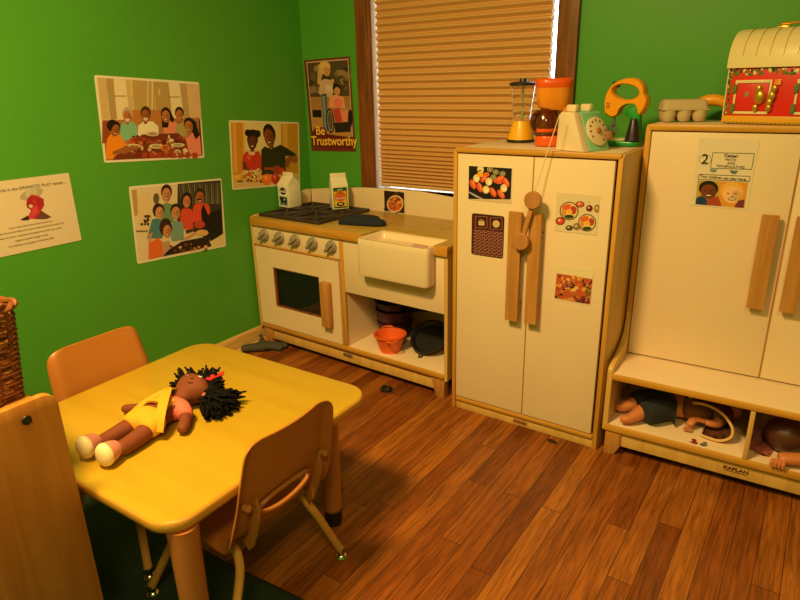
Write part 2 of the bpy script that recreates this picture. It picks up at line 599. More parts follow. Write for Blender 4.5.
for x0, x1, z0, z1 in ((WX0 + .004, WX0 + .012, WZ0, WZ1), (WX1 - .012, WX1 - .004, WZ0, WZ1), (WX0 + .012, WX1 - .012, WZ0, WZ0 + .004), (WX0 + .012, WX1 - .012, WZ1 - .05, WZ1)):
    mb.box(x0, x1, 0.075, 0.105, z0, z1, 0.002)
mb.build('sash', M['paper'], win)
MB().box(WX0 + .012, WX1 - .012, 0.09, 0.094, WZ0 + .004, WZ1 - .05).build('glass_pane', M['glass'], win, smooth=0)

# pleated blind
bl = thing('pleated_blind', 'tan pleated window blind pulled down over the wood framed window', 'blind', (0.8645, 0.034, 0.757))
BX = 0.4185
prof = []
z = 0.018; k = 0
top_z = WZ1 - 0.757 - 0.03
while z < top_z:
    f = min(1, max(0, (z - .10) / 0.22))
    p = 0.0165 + 0.0140 * f
    prof.append((z, p)); z += p
front = []
for z, p in prof:
    front += [(-0.004, z), (-0.0205, z + p * 0.38), (-0.0205, z + p * 0.47), (-0.010, z + p * 0.70), (-0.0125, z + p * 0.78), (-0.0065, z + p * 0.96)]
back = [(-a[0], a[1]) for a in front[::-1]]
mb = MB()
mb.prism(front + back, -BX, BX, 'x')
mb.build('pleated_fabric', M['blind'], bl, smooth=20)
MB().box(-BX, BX, -0.014, 0.014, 0, 0.018, 0.003).build('bottom_rail', M['blind'], bl)
MB().box(-BX - .01, BX + .01, -0.02, 0.02, top_z + 0.001, top_z + 0.03, 0.003).build('head_rail', M['blind'], bl)

# rug
rug = thing('rug', 'dark green rug with a black bound edge under the table', 'rug', (0.75, -2.1, 0.0))
def rugpts(g):
    pts = [(-0.42, -1.2 + g), (0.95 - g, -1.2 + g), (0.93 - g, -0.2)]
    for k in range(25):
        t = k / 24
        x = 0.93 - g - t * (1.35 - g * 2)
        pts.append((x, 0.498 - g + 0.012 * sin(t * 9)))
    return pts
MB().prism(rugpts(0.0), 0.0004, 0.0055, 'z', bev=0.002).build('binding', M['rugedge'], rug)
MB().prism(rugpts(0.012), 0.001, 0.0065, 'z', bev=0.001).build('pile', M['rug'], rug)

# ================================================================ PLAY STOVE AND SINK UNIT
st = thing('play_kitchen_unit', 'cream wooden toy stove and sink unit with grey knobs in the corner', 'play kitchen', (0.0095, -0.4584, 0), -0.0346)
SW, SD, SH = 1.118, 0.425, 0.65
PT = 0.016
side = [(0, .085), (SD, .085), (SD, SH + .004), (.02, SH + .004), (.006, SH - .002), (0, SH - .018)]
mb = MB()
mb.prism(side, 0, PT, 'x', 0.004)
mb.build('side_panel', M['maple'], st)
mb = MB()
mb.prism(side[:3] + [(.0, SH - .006), (0, SH - .01)][:1] + [(0, SH - .006)], SW - PT, SW, 'x', 0.004)
mb.build('side_panel', M['maple'], st)
# shelf board, back panel, divider
mb = MB(); mb.box(PT, SW - PT, .006, SD, .095, .113, 0.001); mb.build('bottom_board', M['white'], st)
mb = MB(); mb.box(PT, SW - PT, -.004, .006, .092, .114, 0.004); mb.build('bottom_edge_strip', M['edgex'], st)
mb = MB(); mb.box(PT, SW - PT, SD - .01, SD, .113, .607); mb.build('back_panel', M['white'], st)
dv = MB().box(.570, .586, .012, SD - .012, .1135, .607).build('divider', M['white'], st)
MB().box(.566, .588, -.002, .0118, .1145, .607, 0.004).build('divider_edge', M['edge'], dv)
# plinth and feet
mb = MB(); mb.box(.07, 1.05, .012, .030, .030, .072, 0.002); mb.build('bottom_rail', M['maple'], st)
MB().box(.07, 1.05, .014, .030, .072, .092).build('upper_rail', M['handle'], st)
for (a, b, c, d) in ((.022, .075, .035, .078), (1.098, 1.045, 1.086, 1.04)):
    for y0 in (.006, SD - .05):
        mb = MB()
        if a < .5: pts = [(.026, .0), (.066, .0), (.088, .085), (.02, .092)]
        else: pts = [(1.06, .0), (1.096, .0), (1.102, .092), (1.032, .085)]
        mb.prism(pts, y0, y0 + .035, 'y', 0.002)
        mb.build('foot', M['handle'], st)
# countertop with sink notch
notch = [(0.004 + PT, 0), (.700, 0), (.700, .006), (.735, .105), (1.04, .105), (1.055, 0), (SW - .002, 0), (SW - .002, SD), (PT, SD)]
mb = MB(); mb.prism([(PT, -.004), (.705, -.004), (.712, .108), (1.062, .108), (1.056, -.004), (SW + .002, -.004), (SW + .002, SD - .001), (PT, SD - .001)], .620, SH, 'z', 0.003)
mb.build('countertop', M['counter'], st)
mb = MB()
mb.box(PT - .002, .705, -.012, -.004, .612, SH - .001, 0.003)
mb.build('counter_edge', M['edgex'], st)
MB().box(1.056, SW + .004, -.012, -.004, .612, SH - .001, 0.003).build('counter_edge', M['edgex'], st)
# front panels
MB().box(PT, .566, .002, .014, .522, .612, 0.001).build('knob_panel', M['white'], st)
MB().box(PT, .566, -.003, .004, .514, .523, 0.002).build('panel_strip', M['edgex'], st)
MB().box(.588, SW - PT, .002, .014, .375, .620, 0.001).build('front_panel', M['white'], st)
# oven door with a window cut in it
dr = MB()
dx0, dx1, dz0, dz1 = .028, .562, .118, .510
wx0, wx1, wz0, wz1 = .139, .440, .221, .420
for q in ((dx0, wx0, dz0, dz1), (wx1, dx1, dz0, dz1), (wx0, wx1, dz0, wz0), (wx0, wx1, wz1, dz1)):
    dr.box(q[0], q[1], -.006, .010, q[2], q[3])
door = dr.build('oven_door', M['white'], st, weld=True, smooth=0)
mb = MB()
for q in ((wx0, wx0 + .006, wz0, wz1), (wx1 - .006, wx1, wz0, wz1), (wx0 + .006, wx1 - .006, wz0, wz0 + .006), (wx0 + .006, wx1 - .006, wz1 - .006, wz1)):
    mb.box(q[0], q[1], -.002, .011, q[2], q[3])
mb.build('window_edging', M['trim'], door)
MB().box(wx0 + .001, wx1 - .001, .0105, .014, wz0, wz1).build('oven_window', M['darkglass'], door, smooth=0)
mb = MB(); mb.box(.470, .518, -.040, -.012, .198, .410, 0.004); mb.box(.476, .510, -.012, -.006, .215, .245); mb.box(.476, .510, -.012, -.006, .365, .395)
mb.build('handle', M['handle'], door)
mb = MB()
for k in range(9): mb.tube([(.06, .03 + k * .038, .335), (.54, .03 + k * .038, .335)], .0022, 6)
for x_ in (.06, .30, .54): mb.tube([(x_, .028, .332), (x_, .336, .332)], .003, 6)
mb.build('oven_rack', M['chrome'], st)
# knobs
for kx in (.097, .200, .304, .412, .524):
    mb = MB()
    mb.lathe([(.0, 0), (.029, 0), (.029, .006), (.025, .010), (.022, .020), (.018, .023), (0, .023)], n=28, mtx=Matrix.Translation((kx, .002, .570)) @ Matrix.Rotation(pi / 2, 4, 'X'))
    g = random.Random(int(kx * 1000)).uniform(-.5, .7)
    mb.box(-.028, .028, -.007, .007, .014, .034, .005, mtx=Matrix.Translation((kx, .002, .570)) @ Matrix.Rotation(pi / 2, 4, 'X') @ Matrix.Rotation(1.0 + g, 4, 'Z'))
    mb.build('knob', M['knob'], st)
# burner grate
mb = MB()
gx0, gx1, gy0, gy1 = .040, .432, .025, .385
def fr_(x0, x1, y0, y1, t, z0=.651, z1=.664):
    mb.box(x0, x1, y0, y0 + t, z0, z1, .002); mb.box(x0, x1, y1 - t, y1, z0, z1, .002)
    mb.box(x0, x0 + t, y0 + t, y1 - t, z0, z1, .002); mb.box(x1 - t, x1, y0 + t, y1 - t, z0, z1, .002)
fr_(gx0, gx1, gy0, gy1, .018)
cxm, cym = (gx0 + gx1) / 2, (gy0 + gy1) / 2
mb.box(cxm - .009, cxm + .009, gy0 + .018, gy1 - .018, .651, .664, .002)
mb.box(gx0 + .018, gx1 - .018, cym - .009, cym + .009, .6512, .6642, .002)
mb.box(gx0 + .004, gx1 - .004, gy0 + .004, gy1 - .004, .6502, .653)
for bx in (-1, 1):
    for by in (-1, 1):
        cx, cy = cxm + bx * .096, cym + by * .088
        mb.lathe([(.0, .653), (.028, .653), (.028, .658), (.0, .659)], c=(cx, cy, 0), n=24)
        for a in range(4):
            t = a * pi / 2 + pi / 4
            mb.box(.02, .105, -.005, .005, .6515, .6645, .002, mtx=Matrix.Translation((cx, cy, 0)) @ Matrix.Rotation(t, 4, 'Z') @ Matrix.Diagonal((.95, 1, 1, 1)))
mb.build('burner_grate', M['grate'], st)
# sink basin
mb = MB()
def rr3(x0, x1, y0, y1, r, z): return [(p[0], p[1], z) for p in rrect(x0, x1, y0, y1, r, 6)]
sx0, sx1, sy0, sy1 = .716, 1.066, -.062, .110
rings = [rr3(sx0 + .012, sx1 - .012, sy0 + .012, -.0, .018, .487), rr3(sx0 + .003, sx1 - .003, sy0 + .003, .001, .02, .491), rr3(sx0, sx1, sy0, .001, .02, .500)]
mb.loft([rr3(sx0 + .012, sx1 - .012, sy0 + .012, 0, .018, .487), rr3(sx0 + .003, sx1 - .003, sy0 + .003, .0, .02, .491),
         rr3(sx0, sx1, sy0, .0, .02, .502), rr3(sx0, sx1, sy0, .0, .02, .618)], cap=True)
mb.loft([rr3(sx0, sx1, sy0, sy1, .02, .618), rr3(sx0, sx1, sy0, sy1, .02, .640), rr3(sx0 + .002, sx1 - .002, sy0 + .002, sy1, .02, .645), rr3(sx0 + .012, sx1 - .012, sy0 + .012, sy1 - .008, .016, .645),
         rr3(sx0 + .018, sx1 - .018, sy0 + .018, sy1 - .014, .016, .638), rr3(sx0 + .024, sx1 - .024, sy0 + .024, sy1 - .02, .02, .605), rr3(sx0 + .05, sx1 - .05, sy0 + .05, sy1 - .045, .02, .602)], cap=True)
mb.build('sink_basin', M['sink'], st, smooth=50)
MB().box(.985, 1.05, -.050, -.030, .6458, .652, .003).build('soap_strip', plain('pale_pink', C8(206, 150, 150), .5), st)
# knot holes in the counter for a faucet
MB().box(.93, .955, .235, .240, .6495, .651, .001).build('counter_mark', M['trim'], st)
# backsplash with arched top
mb = MB()
top_ = []
for k in range(31):
    t = k / 30
    x = PT + t * (SW - 2 * PT)
    top_.append((x, float(np.interp(t, [0, .15, .32, .48, .64, .8, .9, 1], [.722, .740, .756, .764, .764, .752, .740, .726]))))
mb.prism([(PT, SH - .03)] + top_ + [(SW - PT, SH - .03)], SD - .012, SD, 'y', 0.002)
mb.build('backsplash', M['white'], st)
MB().prism([(.34, SH), (SD - .013, SH), (SD - .013, .724), (.36, .724), (.34, .70)], .001, PT - .002, 'x', .002).build('splash_return', M['white'], st)
# maker plate
KAP = plain('dark_red_brown_print', C8(86, 34, 28), .5)
PLATE = plain('tan_plate', C8(176, 140, 96), .45)
def plate(parent, x, y, z, sz, back=True, mat=KAP, rot=(pi / 2, 0, 0)):
    if back:
        p = MB().box(x - sz * 2.6, x + sz * 2.6, y, y + .0015, z - sz * .8, z + sz * .8, .0005).build('name_plate', M['navy'] if back == 2 else M['handle'], parent)
        t = text_mesh('KAPLAN', sz * 1.25, PLATE if back == 2 else mat, parent=p, loc=(x, y - .0006, z), rot=rot, sx=1.15, offset=.0003)
    else:
        t = text_mesh('KAPLAN', sz * 1.25, mat, parent=parent, loc=(x, y - .0006, z), rot=rot, sx=1.2, offset=.0006)
        MB().box(x - sz * 2.5, x + sz * 2.5, y - .0006, y, z - sz * .85, z - sz * .7).build('underline', mat, parent)
plate(st, .575, .0102, .062, .0105, back=2)

# ---------------------------------------------------------------- things on the stove
def carton(loc, rot, label, lab_cols, txt, seed):
    t = thing('milk_carton' if seed == 1 else 'juice_carton', label, 'carton', loc, rot)
    h, s_, g = .112, .040, .150
    mb = MB()
    mb.box(-s_, s_, -s_, s_, 0, h, .002)
    # gable: ridge runs along x, slopes face -y and +y
    v = [(-s_, -s_, h), (s_, -s_, h), (s_, s_, h), (-s_, s_, h), (-s_ * .96, 0, g), (s_ * .96, 0, g)]
    b = bmesh.new(); V = [b.verts.new(p) for p in v]
    for f in ((0, 1, 5, 4), (2, 3, 4, 5), (1, 2, 5), (3, 0, 4), (3, 2, 1, 0)): b.faces.new([V[i] for i in f])
    bmesh.ops.recalc_face_normals(b, faces=b.faces)
    mb.add(b)
    mb.box(-s_ * .96, s_ * .96, -.002, .002, g - .004, g + .018, .0008)
    mb.build('carton_body', M['carton'], t)
    p = Pic(.066, .098, [(0, 0), (66, 0), (66, 98), (0, 98)], seed)
    lab_cols(p)
    q = p.build(t, 'printed_label')
    q.location = (-.033, -s_ - .0001, .006)
    return t
def lab_milk(p):
    p.inner(0, (235, 228, 214)); p.rect(2, 2, 64, 96, (200, 205, 205)); p.rect(4, 4, 62, 48, (240, 235, 225))
    p.ell(33, 24, 25, 18, (34, 24, 24)); p.rect(12, 17, 54, 30, (245, 240, 235)); p.rect(12, 22, 54, 25, (150, 40, 40))
    p.rect(4, 50, 62, 94, (120, 140, 150)); p.ell(36, 68, 24, 13, (22, 22, 26)); p.rect(16, 76, 24, 92, (22, 22, 26)); p.rect(42, 76, 52, 92, (22, 22, 26)); p.ell(15, 60, 10, 8, (22, 22, 26)); p.ell(40, 66, 6, 4, (235, 235, 230))
def lab_juice(p):
    p.inner(0, (30, 26, 24)); p.rect(3, 3, 63, 18, (40, 96, 40)); p.rect(3, 18, 63, 92, (240, 190, 50)); p.ell(33, 42, 27, 26, (226, 100, 24)); p.rect(6, 46, 60, 58, (200, 40, 26))
    p.ell(33, 80, 20, 10, (26, 30, 26)); p.rect(24, 76, 42, 82, (240, 230, 210)); p.ell(33, 26, 9, 4, (70, 130, 50))
def splace(u, v, z, rz=0):
    c, s = cos(-0.0346), sin(-0.0346)
    return (0.0095 + c * u - s * v, -0.4584 + s * u + c * v, z)
c1 = carton(splace(.043, .232, .6648), radians(-6), 'white milk carton with black and white cow label at the corner of the stove', lab_milk, 'MILK', 1)
t = text_mesh('MILK', .014, M['blackplastic'], parent=c1, loc=(0, -.0408, .086), offset=.0004)
c2 = carton(splace(.288, .325, .6648), radians(50), 'juice carton with orange and yellow label standing behind the burners', lab_juice, 'JUICE', 2)
t = text_mesh('ORANGE', .012, M['paper'], parent=c2, loc=(0, -.0412, .052), offset=.0004)
t = text_mesh('JUICE', .010, M['paper'], parent=c2, loc=(0, -.0412, .0935), offset=.0002)

# oven mitt
mt = thing('oven_mitt', 'dark blue quilted oven mitt lying on the counter beside the burners', 'oven mitt', splace(.580, .150, .6502), radians(14))
out = smoothpath([(-.085, -.045, 0), (-.03, -.05, 0), (.03, -.052, 0), (.085, -.047, 0), (.115, -.028, 0), (.106, -.010, 0), (.07, -.012, 0), (.055, .0, 0), (.066, .03, 0), (.05, .058, 0), (.0, .064, 0), (-.05, .058, 0), (-.088, .055, 0), (-.092, 0, 0), (-.085, -.045, 0)], 4)[:-1]
mb = MB()
ctr = Vector((-.01, 0, 0))
def ring(f, z): return [((p.x - ctr.x) * f + ctr.x, (p.y - ctr.y) * f + ctr.y, z) for p in out]
mb.loft([ring(.93, 0), ring(1.04, .005), ring(1.05, .014), ring(.98, .025), ring(.75, .032), ring(.4, .035)], cap=True)
mb.build('mitt_body', M['navy'], mt, smooth=60)
mb = MB(); mb.box(-.098, -.080, -.048, .058, .001, .020, .004); mb.build('cuff', M['navy'], mt)

# food picture on the backsplash
fp = sheet('food_card', 'small square card of a bowl of food stuck on the backsplash', 'picture', .125, .105, splace(.498, SD - .0135, .6512), (0, 0, -.0346), r=.002)
p = Pic(.125, .105, [(522, 115), (606, 130), (604, 203), (522, 188)], 5)
p.inner(.003, (52, 30, 28)); p.scatter((524, 118, 602, 200), 40, (3, 6), [(70, 38, 34), (40, 22, 24), (110, 60, 50)])
p.ell(567, 166, 33, 29, (226, 190, 150)); p.ell(567, 166, 28, 24, (206, 100, 46)); p.scatter((545, 148, 590, 184), 36, (2, 5), [(226, 140, 60), (150, 50, 30), (240, 180, 90), (120, 60, 36)])
p.build(fp)

# ---------------------------------------------------------------- things in the open compartment
# orange colander
cl = thing('colander', 'orange toy colander in the open cupboard under the sink', 'colander', splace(.772, .075, .1135), radians(-48))
ORG = plain('orange_plastic', C8(238, 104, 44), .4)
mb = MB()
mb.lathe([(0, .006), (.040, .006), (.042, 0), (.045, 0), (.046, .006), (.060, .050), (.066, .072), (.074, .076), (.074, .080), (.064, .080), (.056, .052), (.042, .012), (0, .012)], n=40)
body = mb.build('bowl', ORG, cl)
mb = MB()
for s_ in (-1, 1):
    pts = smoothpath([(s_ * .070, -.024, .077), (s_ * .090, -.020, .077), (s_ * .097, 0, .077), (s_ * .090, .020, .077), (s_ * .070, .024, .077)], 5)
    mb = MB(); mb.tube(pts, .0042, 8); mb.build('handle', ORG, cl)
mb = MB()
for r, n in ((.012, 6), (.022, 12), (.032, 16)):
    for k in range(n):
        a = 2 * pi * k / n
        mb.lathe([(0, .0121), (.0022, .0121), (.0022, .0126), (0, .0126)], c=(r * cos(a), r * sin(a), 0), n=8)
mb.build('drain_holes', M['paper'], cl)
# purple pots
PUR = plain('dark_purple_enamel', C8(70, 28, 52), .4)
def pot(loc, rz, r, h, label, dark, handle=True):
    t = thing('toy_pot', label, 'pot', loc, rz, None)
    mb = MB()
    mb.lathe([(0, 0), (r * .88, 0), (r * .93, .006), (r, h - .006), (r * 1.06, h - .003), (r * 1.06, h), (r * .97, h), (r * .9, .01), (0, .008)], n=40)
    mb.build('pot_body', dark, t)
    if handle:
        mb = MB(); mb.tube([(r * .98, 0, h - .014), (r + .03, 0, h - .010), (r + .085, 0, h - .004)], [.006, .008, .009], 10, flat=.6)
        mb.build('handle', M['blackplastic'], t)
    return t
pot(splace(.681, .235, .1135), radians(-20), .080, .075, 'large dark purple toy pot at the bottom of the stack', PUR)
pot(splace(.681, .235, .190), radians(20), .086, .060, 'purple toy saucepan stacked on top of the large pot', PUR)
pot(splace(.684, .232, .2515), radians(-20), .088, .040, 'black toy pan topmost on the stack of pots', M['blackplastic'], True)
# frying pan leaning, handle to the front
fpn = thing('frying_pan', 'black toy frying pan leaning with its handle toward the shelf front', 'pan', splace(.925, .090, .1145), 0)
fpn.scale = (.85, .85, .85)
mb = MB()
MX = Matrix.Translation((0, .10, .060)) @ Matrix.Rotation(radians(38), 4, 'X')
mb.lathe([(0, 0), (.078, 0), (.088, .006), (.100, .026), (.103, .027), (.103, .030), (.094, .030), (.080, .008), (0, .006)], n=40, mtx=MX)
mb.build('pan_bowl', M['blackplastic'], fpn)
mb = MB(); mb.tube([MX @ Vector((0, -.092, .022)), MX @ Vector((0, -.115, .022)), MX @ Vector((.002, -.150, .008)), MX @ Vector((.002, -.166, .003))], [.009, .010, .012, .009], 12, flat=.6)
hd = mb.build('handle', M['blackplastic'], fpn)
mb = MB(); c = MX @ Vector((.002, -.172, .002))
mb.tube([c + Vector((.007 * cos(a), .007 * sin(a) * .9, .004 + .003 * sin(a))) for a in [2 * pi * k / 16 for k in range(16)]], .0022, 8, closed=True)
mb.build('hanging_ring', M['chrome'], hd)
gp = MB().prism(rrect(-.04, .04, -.05, .05, .02), 0, .045, 'z', .004).build('toy_dish', plain('dark_green_plastic', C8(30, 84, 62), .4), None, loc=splace(1.055, .22, .1135))
tag(gp, 'dark green toy dish at the right end of the cupboard beside the frying pan', 'dish')

# ================================================================ PLAY REFRIGERATOR
FX, FY = 1.1669, -0.5294
fg = thing('play_refrigerator', 'cream two door toy refrigerator with food pictures, between stove and tall cupboard', 'play refrigerator', (FX, FY, 0), 0)
FW, FD, FH = .583, .36, 1.02
for x0 in (0, FW - .017):
    MB().prism([(0, 0), (FD, 0), (FD, FH - .002), (.012, FH - .002), (0, FH - .014)], x0, x0 + .017, 'x', .005).build('side_panel', M['maple'], fg)
    MB().box(x0 + .0005, x0 + .0165, -.002, .004, .001, FH - .012, .004).build('front_edge_strip', M['edge'], fg)
MB().box(.017, FW - .017, .010, FD, 1.004, FH - .001, .001).build('top_board', M['white'], fg)
MB().box(.006, FW - .006, -.004, .012, 1.003, FH + .001, .006).build('top_edge_strip', M['edgex'], fg)
MB().box(.017, FW - .017, FD - .01, FD, .05, 1.004).build('back_panel', M['maple'], fg)
MB().box(.017, FW - .017, .008, .022, .0, .036, .001).build('kick_board', M['maple'], fg)
MB().box(.017, FW - .017, -.002, .020, .036, .056, .006).build('bottom_edge_strip', M['edgex'], fg)
DRL = MB().box(.020, .2985, -.004, .012, .060, .999, .0015).build('fridge_door', M['white'], fg)
DRR = MB().box(.3025, .5595, -.004, .012, .060, .999, .0015).build('fridge_door', M['white'], fg)
MB().box(.2988, .3022, .0, .010, .060, .999).build('center_strip', M['handle'], fg)
def bar_handle(par, x0, x1, z0, z1, y=-.004):
    mb = MB()
    mb.prism([(z0 + .0, y - .034), (z0 + .0, y - .020), (z0 + .03, y), (z0 + .07, y), (z0 + .055, y - .016), (z1 - .055, y - .016), (z1 - .07, y), (z1 - .03, y), (z1, y - .020), (z1, y - .034)], x0, x1, 'x', .0,
             mtx=Matrix(((1, 0, 0, 0), (0, 0, 1, 0), (0, 1, 0, 0), (0, 0, 0, 1))))
    mb.build('bar_handle', M['handle'], par, smooth=20)
bar_handle(DRL, .234, .280, .436, .822)
bar_handle(DRR, .3075, .349, .438, .824)
plate(fg, .292, .006, .0175, .010, back=True)

# handset hung by its cord
WD = wood('handset_wood', C8(172, 112, 62), C8(190, 130, 78), 2, .5, 2)
hs = thing('phone_handset', 'wooden toy phone handset with round ends hanging by a cord over refrigerator handles', 'phone handset', (FX + .317, FY - .066, .799), 0)
for (dx, dz) in ((.009, .072), (-.026, -.068)):
    mb = MB(); mb.lathe([(0, 0), (.026, 0), (.029, .003), (.029, .013), (.026, .016), (0, .016)], n=36, mtx=Matrix.Translation((dx, 0.016, dz)) @ Matrix.Rotation(pi / 2, 4, 'X'))
    mb.build('round_end', WD, hs)
mb = MB(); mb.box(-.008, .008, .010, .0225, -.068, .068, .002, mtx=Matrix.Translation((-.0085, 0, .002)) @ Matrix.Rotation(radians(14), 4, 'Y'))
mb.build('grip', M['handle'], hs)
mb = MB()
cp = [(.009, .018, .098), (.030, .030, .190), (.066, .046, .335)]
mb.tube(cp, .0016, 8)
mb.build('cord', plain('white_cord', C8(230, 214, 180), .6), hs)

# pictures on the refrigerator doors
def card(name, label, u0, u1, z0, z1, mat=None, r=.002, y=-.0048):
    return sheet(name, label, 'picture', u1 - u0, z1 - z0, (FX + u0, FY + y, z0), (0, 0, 0), mat, r)
t = card('sushi_card', 'dark card of assorted sushi at the top of the left refrigerator door', .062, .227, .843, .962)
p = Pic(.165, .119, [(92, 60), (640, 92), (625, 535), (88, 492)], 3)
p.inner(.002, (34, 24, 30))
p.rect(92, 484, 640, 545, (220, 190, 165))
for k in range(14):
    a = 390 + k * 9
p.poly([(95, 385), (200, 440), (290, 485), (270, 490), (180, 455), (92, 400)], (190, 170, 190))
for (x, y, a) in ((150, 300, 65), (235, 335, 70), (400, 395, 60), (500, 420, 55), (290, 215, -60), (455, 255, 20), (560, 270, 60), (480, 230, -30)):
    p.ell(x, y, 66, 34, (226, 90, 50), a); p.ell(x + 8, y - 6, 44, 16, (240, 130, 80), a)
for (x, y) in ((195, 225), (315, 365), (350, 265), (535, 345), (245, 115)):
    p.ell(x, y, 42, 50, (234, 205, 160)); p.ell(x + 6, y + 10, 26, 28, (246, 228, 190))
p.ell(240, 175, 40, 32, (240, 170, 30)); p.ell(320, 175, 38, 26, (226, 110, 40)); p.ell(235, 130, 34, 8, (40, 30, 30), -15)
for (x, y) in ((362, 112), (435, 145), (520, 165), (405, 210)):
    p.ell(x, y, 36, 32, (170, 160, 120)); p.ell(x, y, 24, 20, (60, 60, 50)); p.ell(x, y, 13, 11, (210, 200, 160))
p.build(t)
t = card('brick_card', 'rounded dark red brick patterned card below the sushi picture', .079, .204, .647, .797, plain('dark_card', C8(60, 26, 26), .4), .008)
p = Pic(.125, .150, [(95, 60), (440, 95), (418, 560), (92, 520)], 4)
p.inner(.006, (84, 34, 32))
for r_ in range(15):
    for c_ in range(7):
        x = 112 + c_ * 46 + (r_ % 2) * 20 - r_ * .2; y = 250 + r_ * 18.5 + c_ * 4.2
        p.rect(x, y, min(x + 34, 418), y + 9, (178, 118, 110))
for (x0, x1, yo) in ((135, 262, 95), (290, 420, 108)):
    p.rect(x0, yo, x1, yo + 135, (150, 96, 92)); p.rect(x0 + 8, yo + 8, x1 - 8, yo + 127, (60, 22, 22))
p.ell(355, 180, 38, 42, (214, 176, 130)); p.rect(168, 150, 232, 200, (214, 176, 140)); p.ell(196, 140, 24, 14, (150, 110, 80))
p.build(t)
t = card('noodle_bowls_card', 'light card of several food bowls at the top of the right refrigerator door', .384, .523, .767, .893)
p = Pic(.139, .126, [(85, 25), (590, 60), (555, 540), (65, 480)], 6)
p.inner(.0, (224, 204, 178)); p.scatter((90, 130, 560, 470), 24, (8, 22), [(222, 190, 150), (230, 180, 150), (206, 170, 130)])
for (x, y, r_) in ((230, 245, 110), (440, 385, 105)):
    p.ell(x, y, r_, r_, (60, 34, 30)); p.ell(x, y, r_ * .9, r_ * .9, (232, 196, 140))
    p.ell(x - 30, y - 45, r_ * .5, r_ * .32, (226, 96, 50), -20); p.ell(x + 50, y - 10, r_ * .34, r_ * .45, (180, 70, 60)); p.ell(x, y + 68, r_ * .5, r_ * .22, (52, 70, 34)); p.ell(x - 62, y + 20, r_ * .25, r_ * .4, (206, 150, 80)); p.ell(x, y + 8, 34, 28, (246, 190, 60)); p.ell(x, y + 8, 16, 14, (250, 150, 30))
for (x, y, rx, ry, c) in ((355, 165, 52, 38, (214, 90, 60)), (465, 212, 40, 40, (120, 30, 34)), (130, 365, 54, 48, (214, 66, 44)), (555, 215, 34, 48, (190, 130, 70)), (235, 445, 44, 32, (90, 80, 40)), (320, 430, 40, 40, (150, 120, 90))):
    p.ell(x, y, rx, ry, (90, 60, 40)); p.ell(x, y, rx * .8, ry * .8, c); p.ell(x - rx * .2, y - ry * .2, rx * .3, ry * .3, (240, 200, 160))
p.build(t)
t = card('rice_plate_card', 'colourful card of a mixed dish lower on the right refrigerator door', .396, .522, .532, .655)
p = Pic(.126, .123, [(75, 5), (560, 35), (540, 545), (70, 485)], 7)
p.inner(0, (232, 214, 180)); p.poly([(92, 128), (552, 172), (535, 532), (80, 470)], (190, 90, 50))
p.scatter((105, 150, 520, 490), 60, (14, 34), [(222, 110, 60), (230, 150, 70), (170, 60, 50), (120, 50, 50), (240, 190, 110), (206, 130, 90)])
p.scatter((180, 230, 310, 360), 22, (10, 24), [(60, 26, 30), (40, 24, 30), (150, 90, 90)])
p.scatter((100, 400, 180, 465), 6, (12, 20), [(40, 34, 30)]); p.scatter((400, 440, 520, 510), 14, (10, 22), [(90, 40, 70), (50, 30, 40), (120, 60, 40)]); p.scatter((480, 280, 535, 440), 12, (10, 20), [(150, 160, 60), (90, 90, 60), (60, 50, 40)])
p.poly([(410, 185), (425, 180), (500, 330), (500, 350)], (50, 34, 34)); p.poly([(545, 185), (552, 200), (490, 300), (480, 290)], (60, 40, 40))
p.build(t)

# ---------------------------------------------------------------- toys on the refrigerator
ZT = FH + .0005
YEL = plain('yellow_plastic', C8(246, 176, 32), .3, spec=.5)
OR2 = plain('orange_red_plastic', C8(238, 92, 30), .3)
OR3 = plain('orange_plastic_light', C8(242, 146, 40), .3)
DKP = plain('dark_purple_plastic', C8(44, 26, 48), .35)
CLR = plain('clear_plastic', (.93, .95, .96), .08, trans=1.0)
CLR.node_tree.nodes['Principled BSDF'].inputs['IOR'].default_value = 1.08
t = thing('toy_blender', 'small yellow toy blender with clear jar and dark lid on the refrigerator', 'toy blender', (1.298, -.258, ZT), radians(20))
t.scale = (1.16, 1.16, 1.03)
MB().lathe([(0, 0), (.044, 0), (.045, .005), (.043, .009), (0, .009)], n=36).build('foot_ring', M['blackplastic'], t)
MB().lathe([(0, .009), (.042, .009), (.040, .02), (.034, .045), (.029, .066), (.027, .072), (0, .072)], n=36).build('base', YEL, t)
MB().lathe([(.024, .072), (.026, .076), (.038, .190), (.0365, .190), (.0245, .078), (0, .0765), (0, .074)], n=36, cap=False).build('jar', CLR, t)
mb = MB(); mb.lathe([(0, .190), (.042, .190), (.042, .199), (.036, .203), (.012, .205), (.010, .214), (0, .214)], n=36)
mb.box(.036, .060, -.008, .008, .192, .200, .003); mb.build('lid', DKP, t)
mb = MB(); mb.tube([(0, 0, .078), (0, 0, .190)], .0035, 10); mb.box(-.014, .014, -.003, .003, .086, .094, .002); mb.build('stirrer', M['paper'], t)

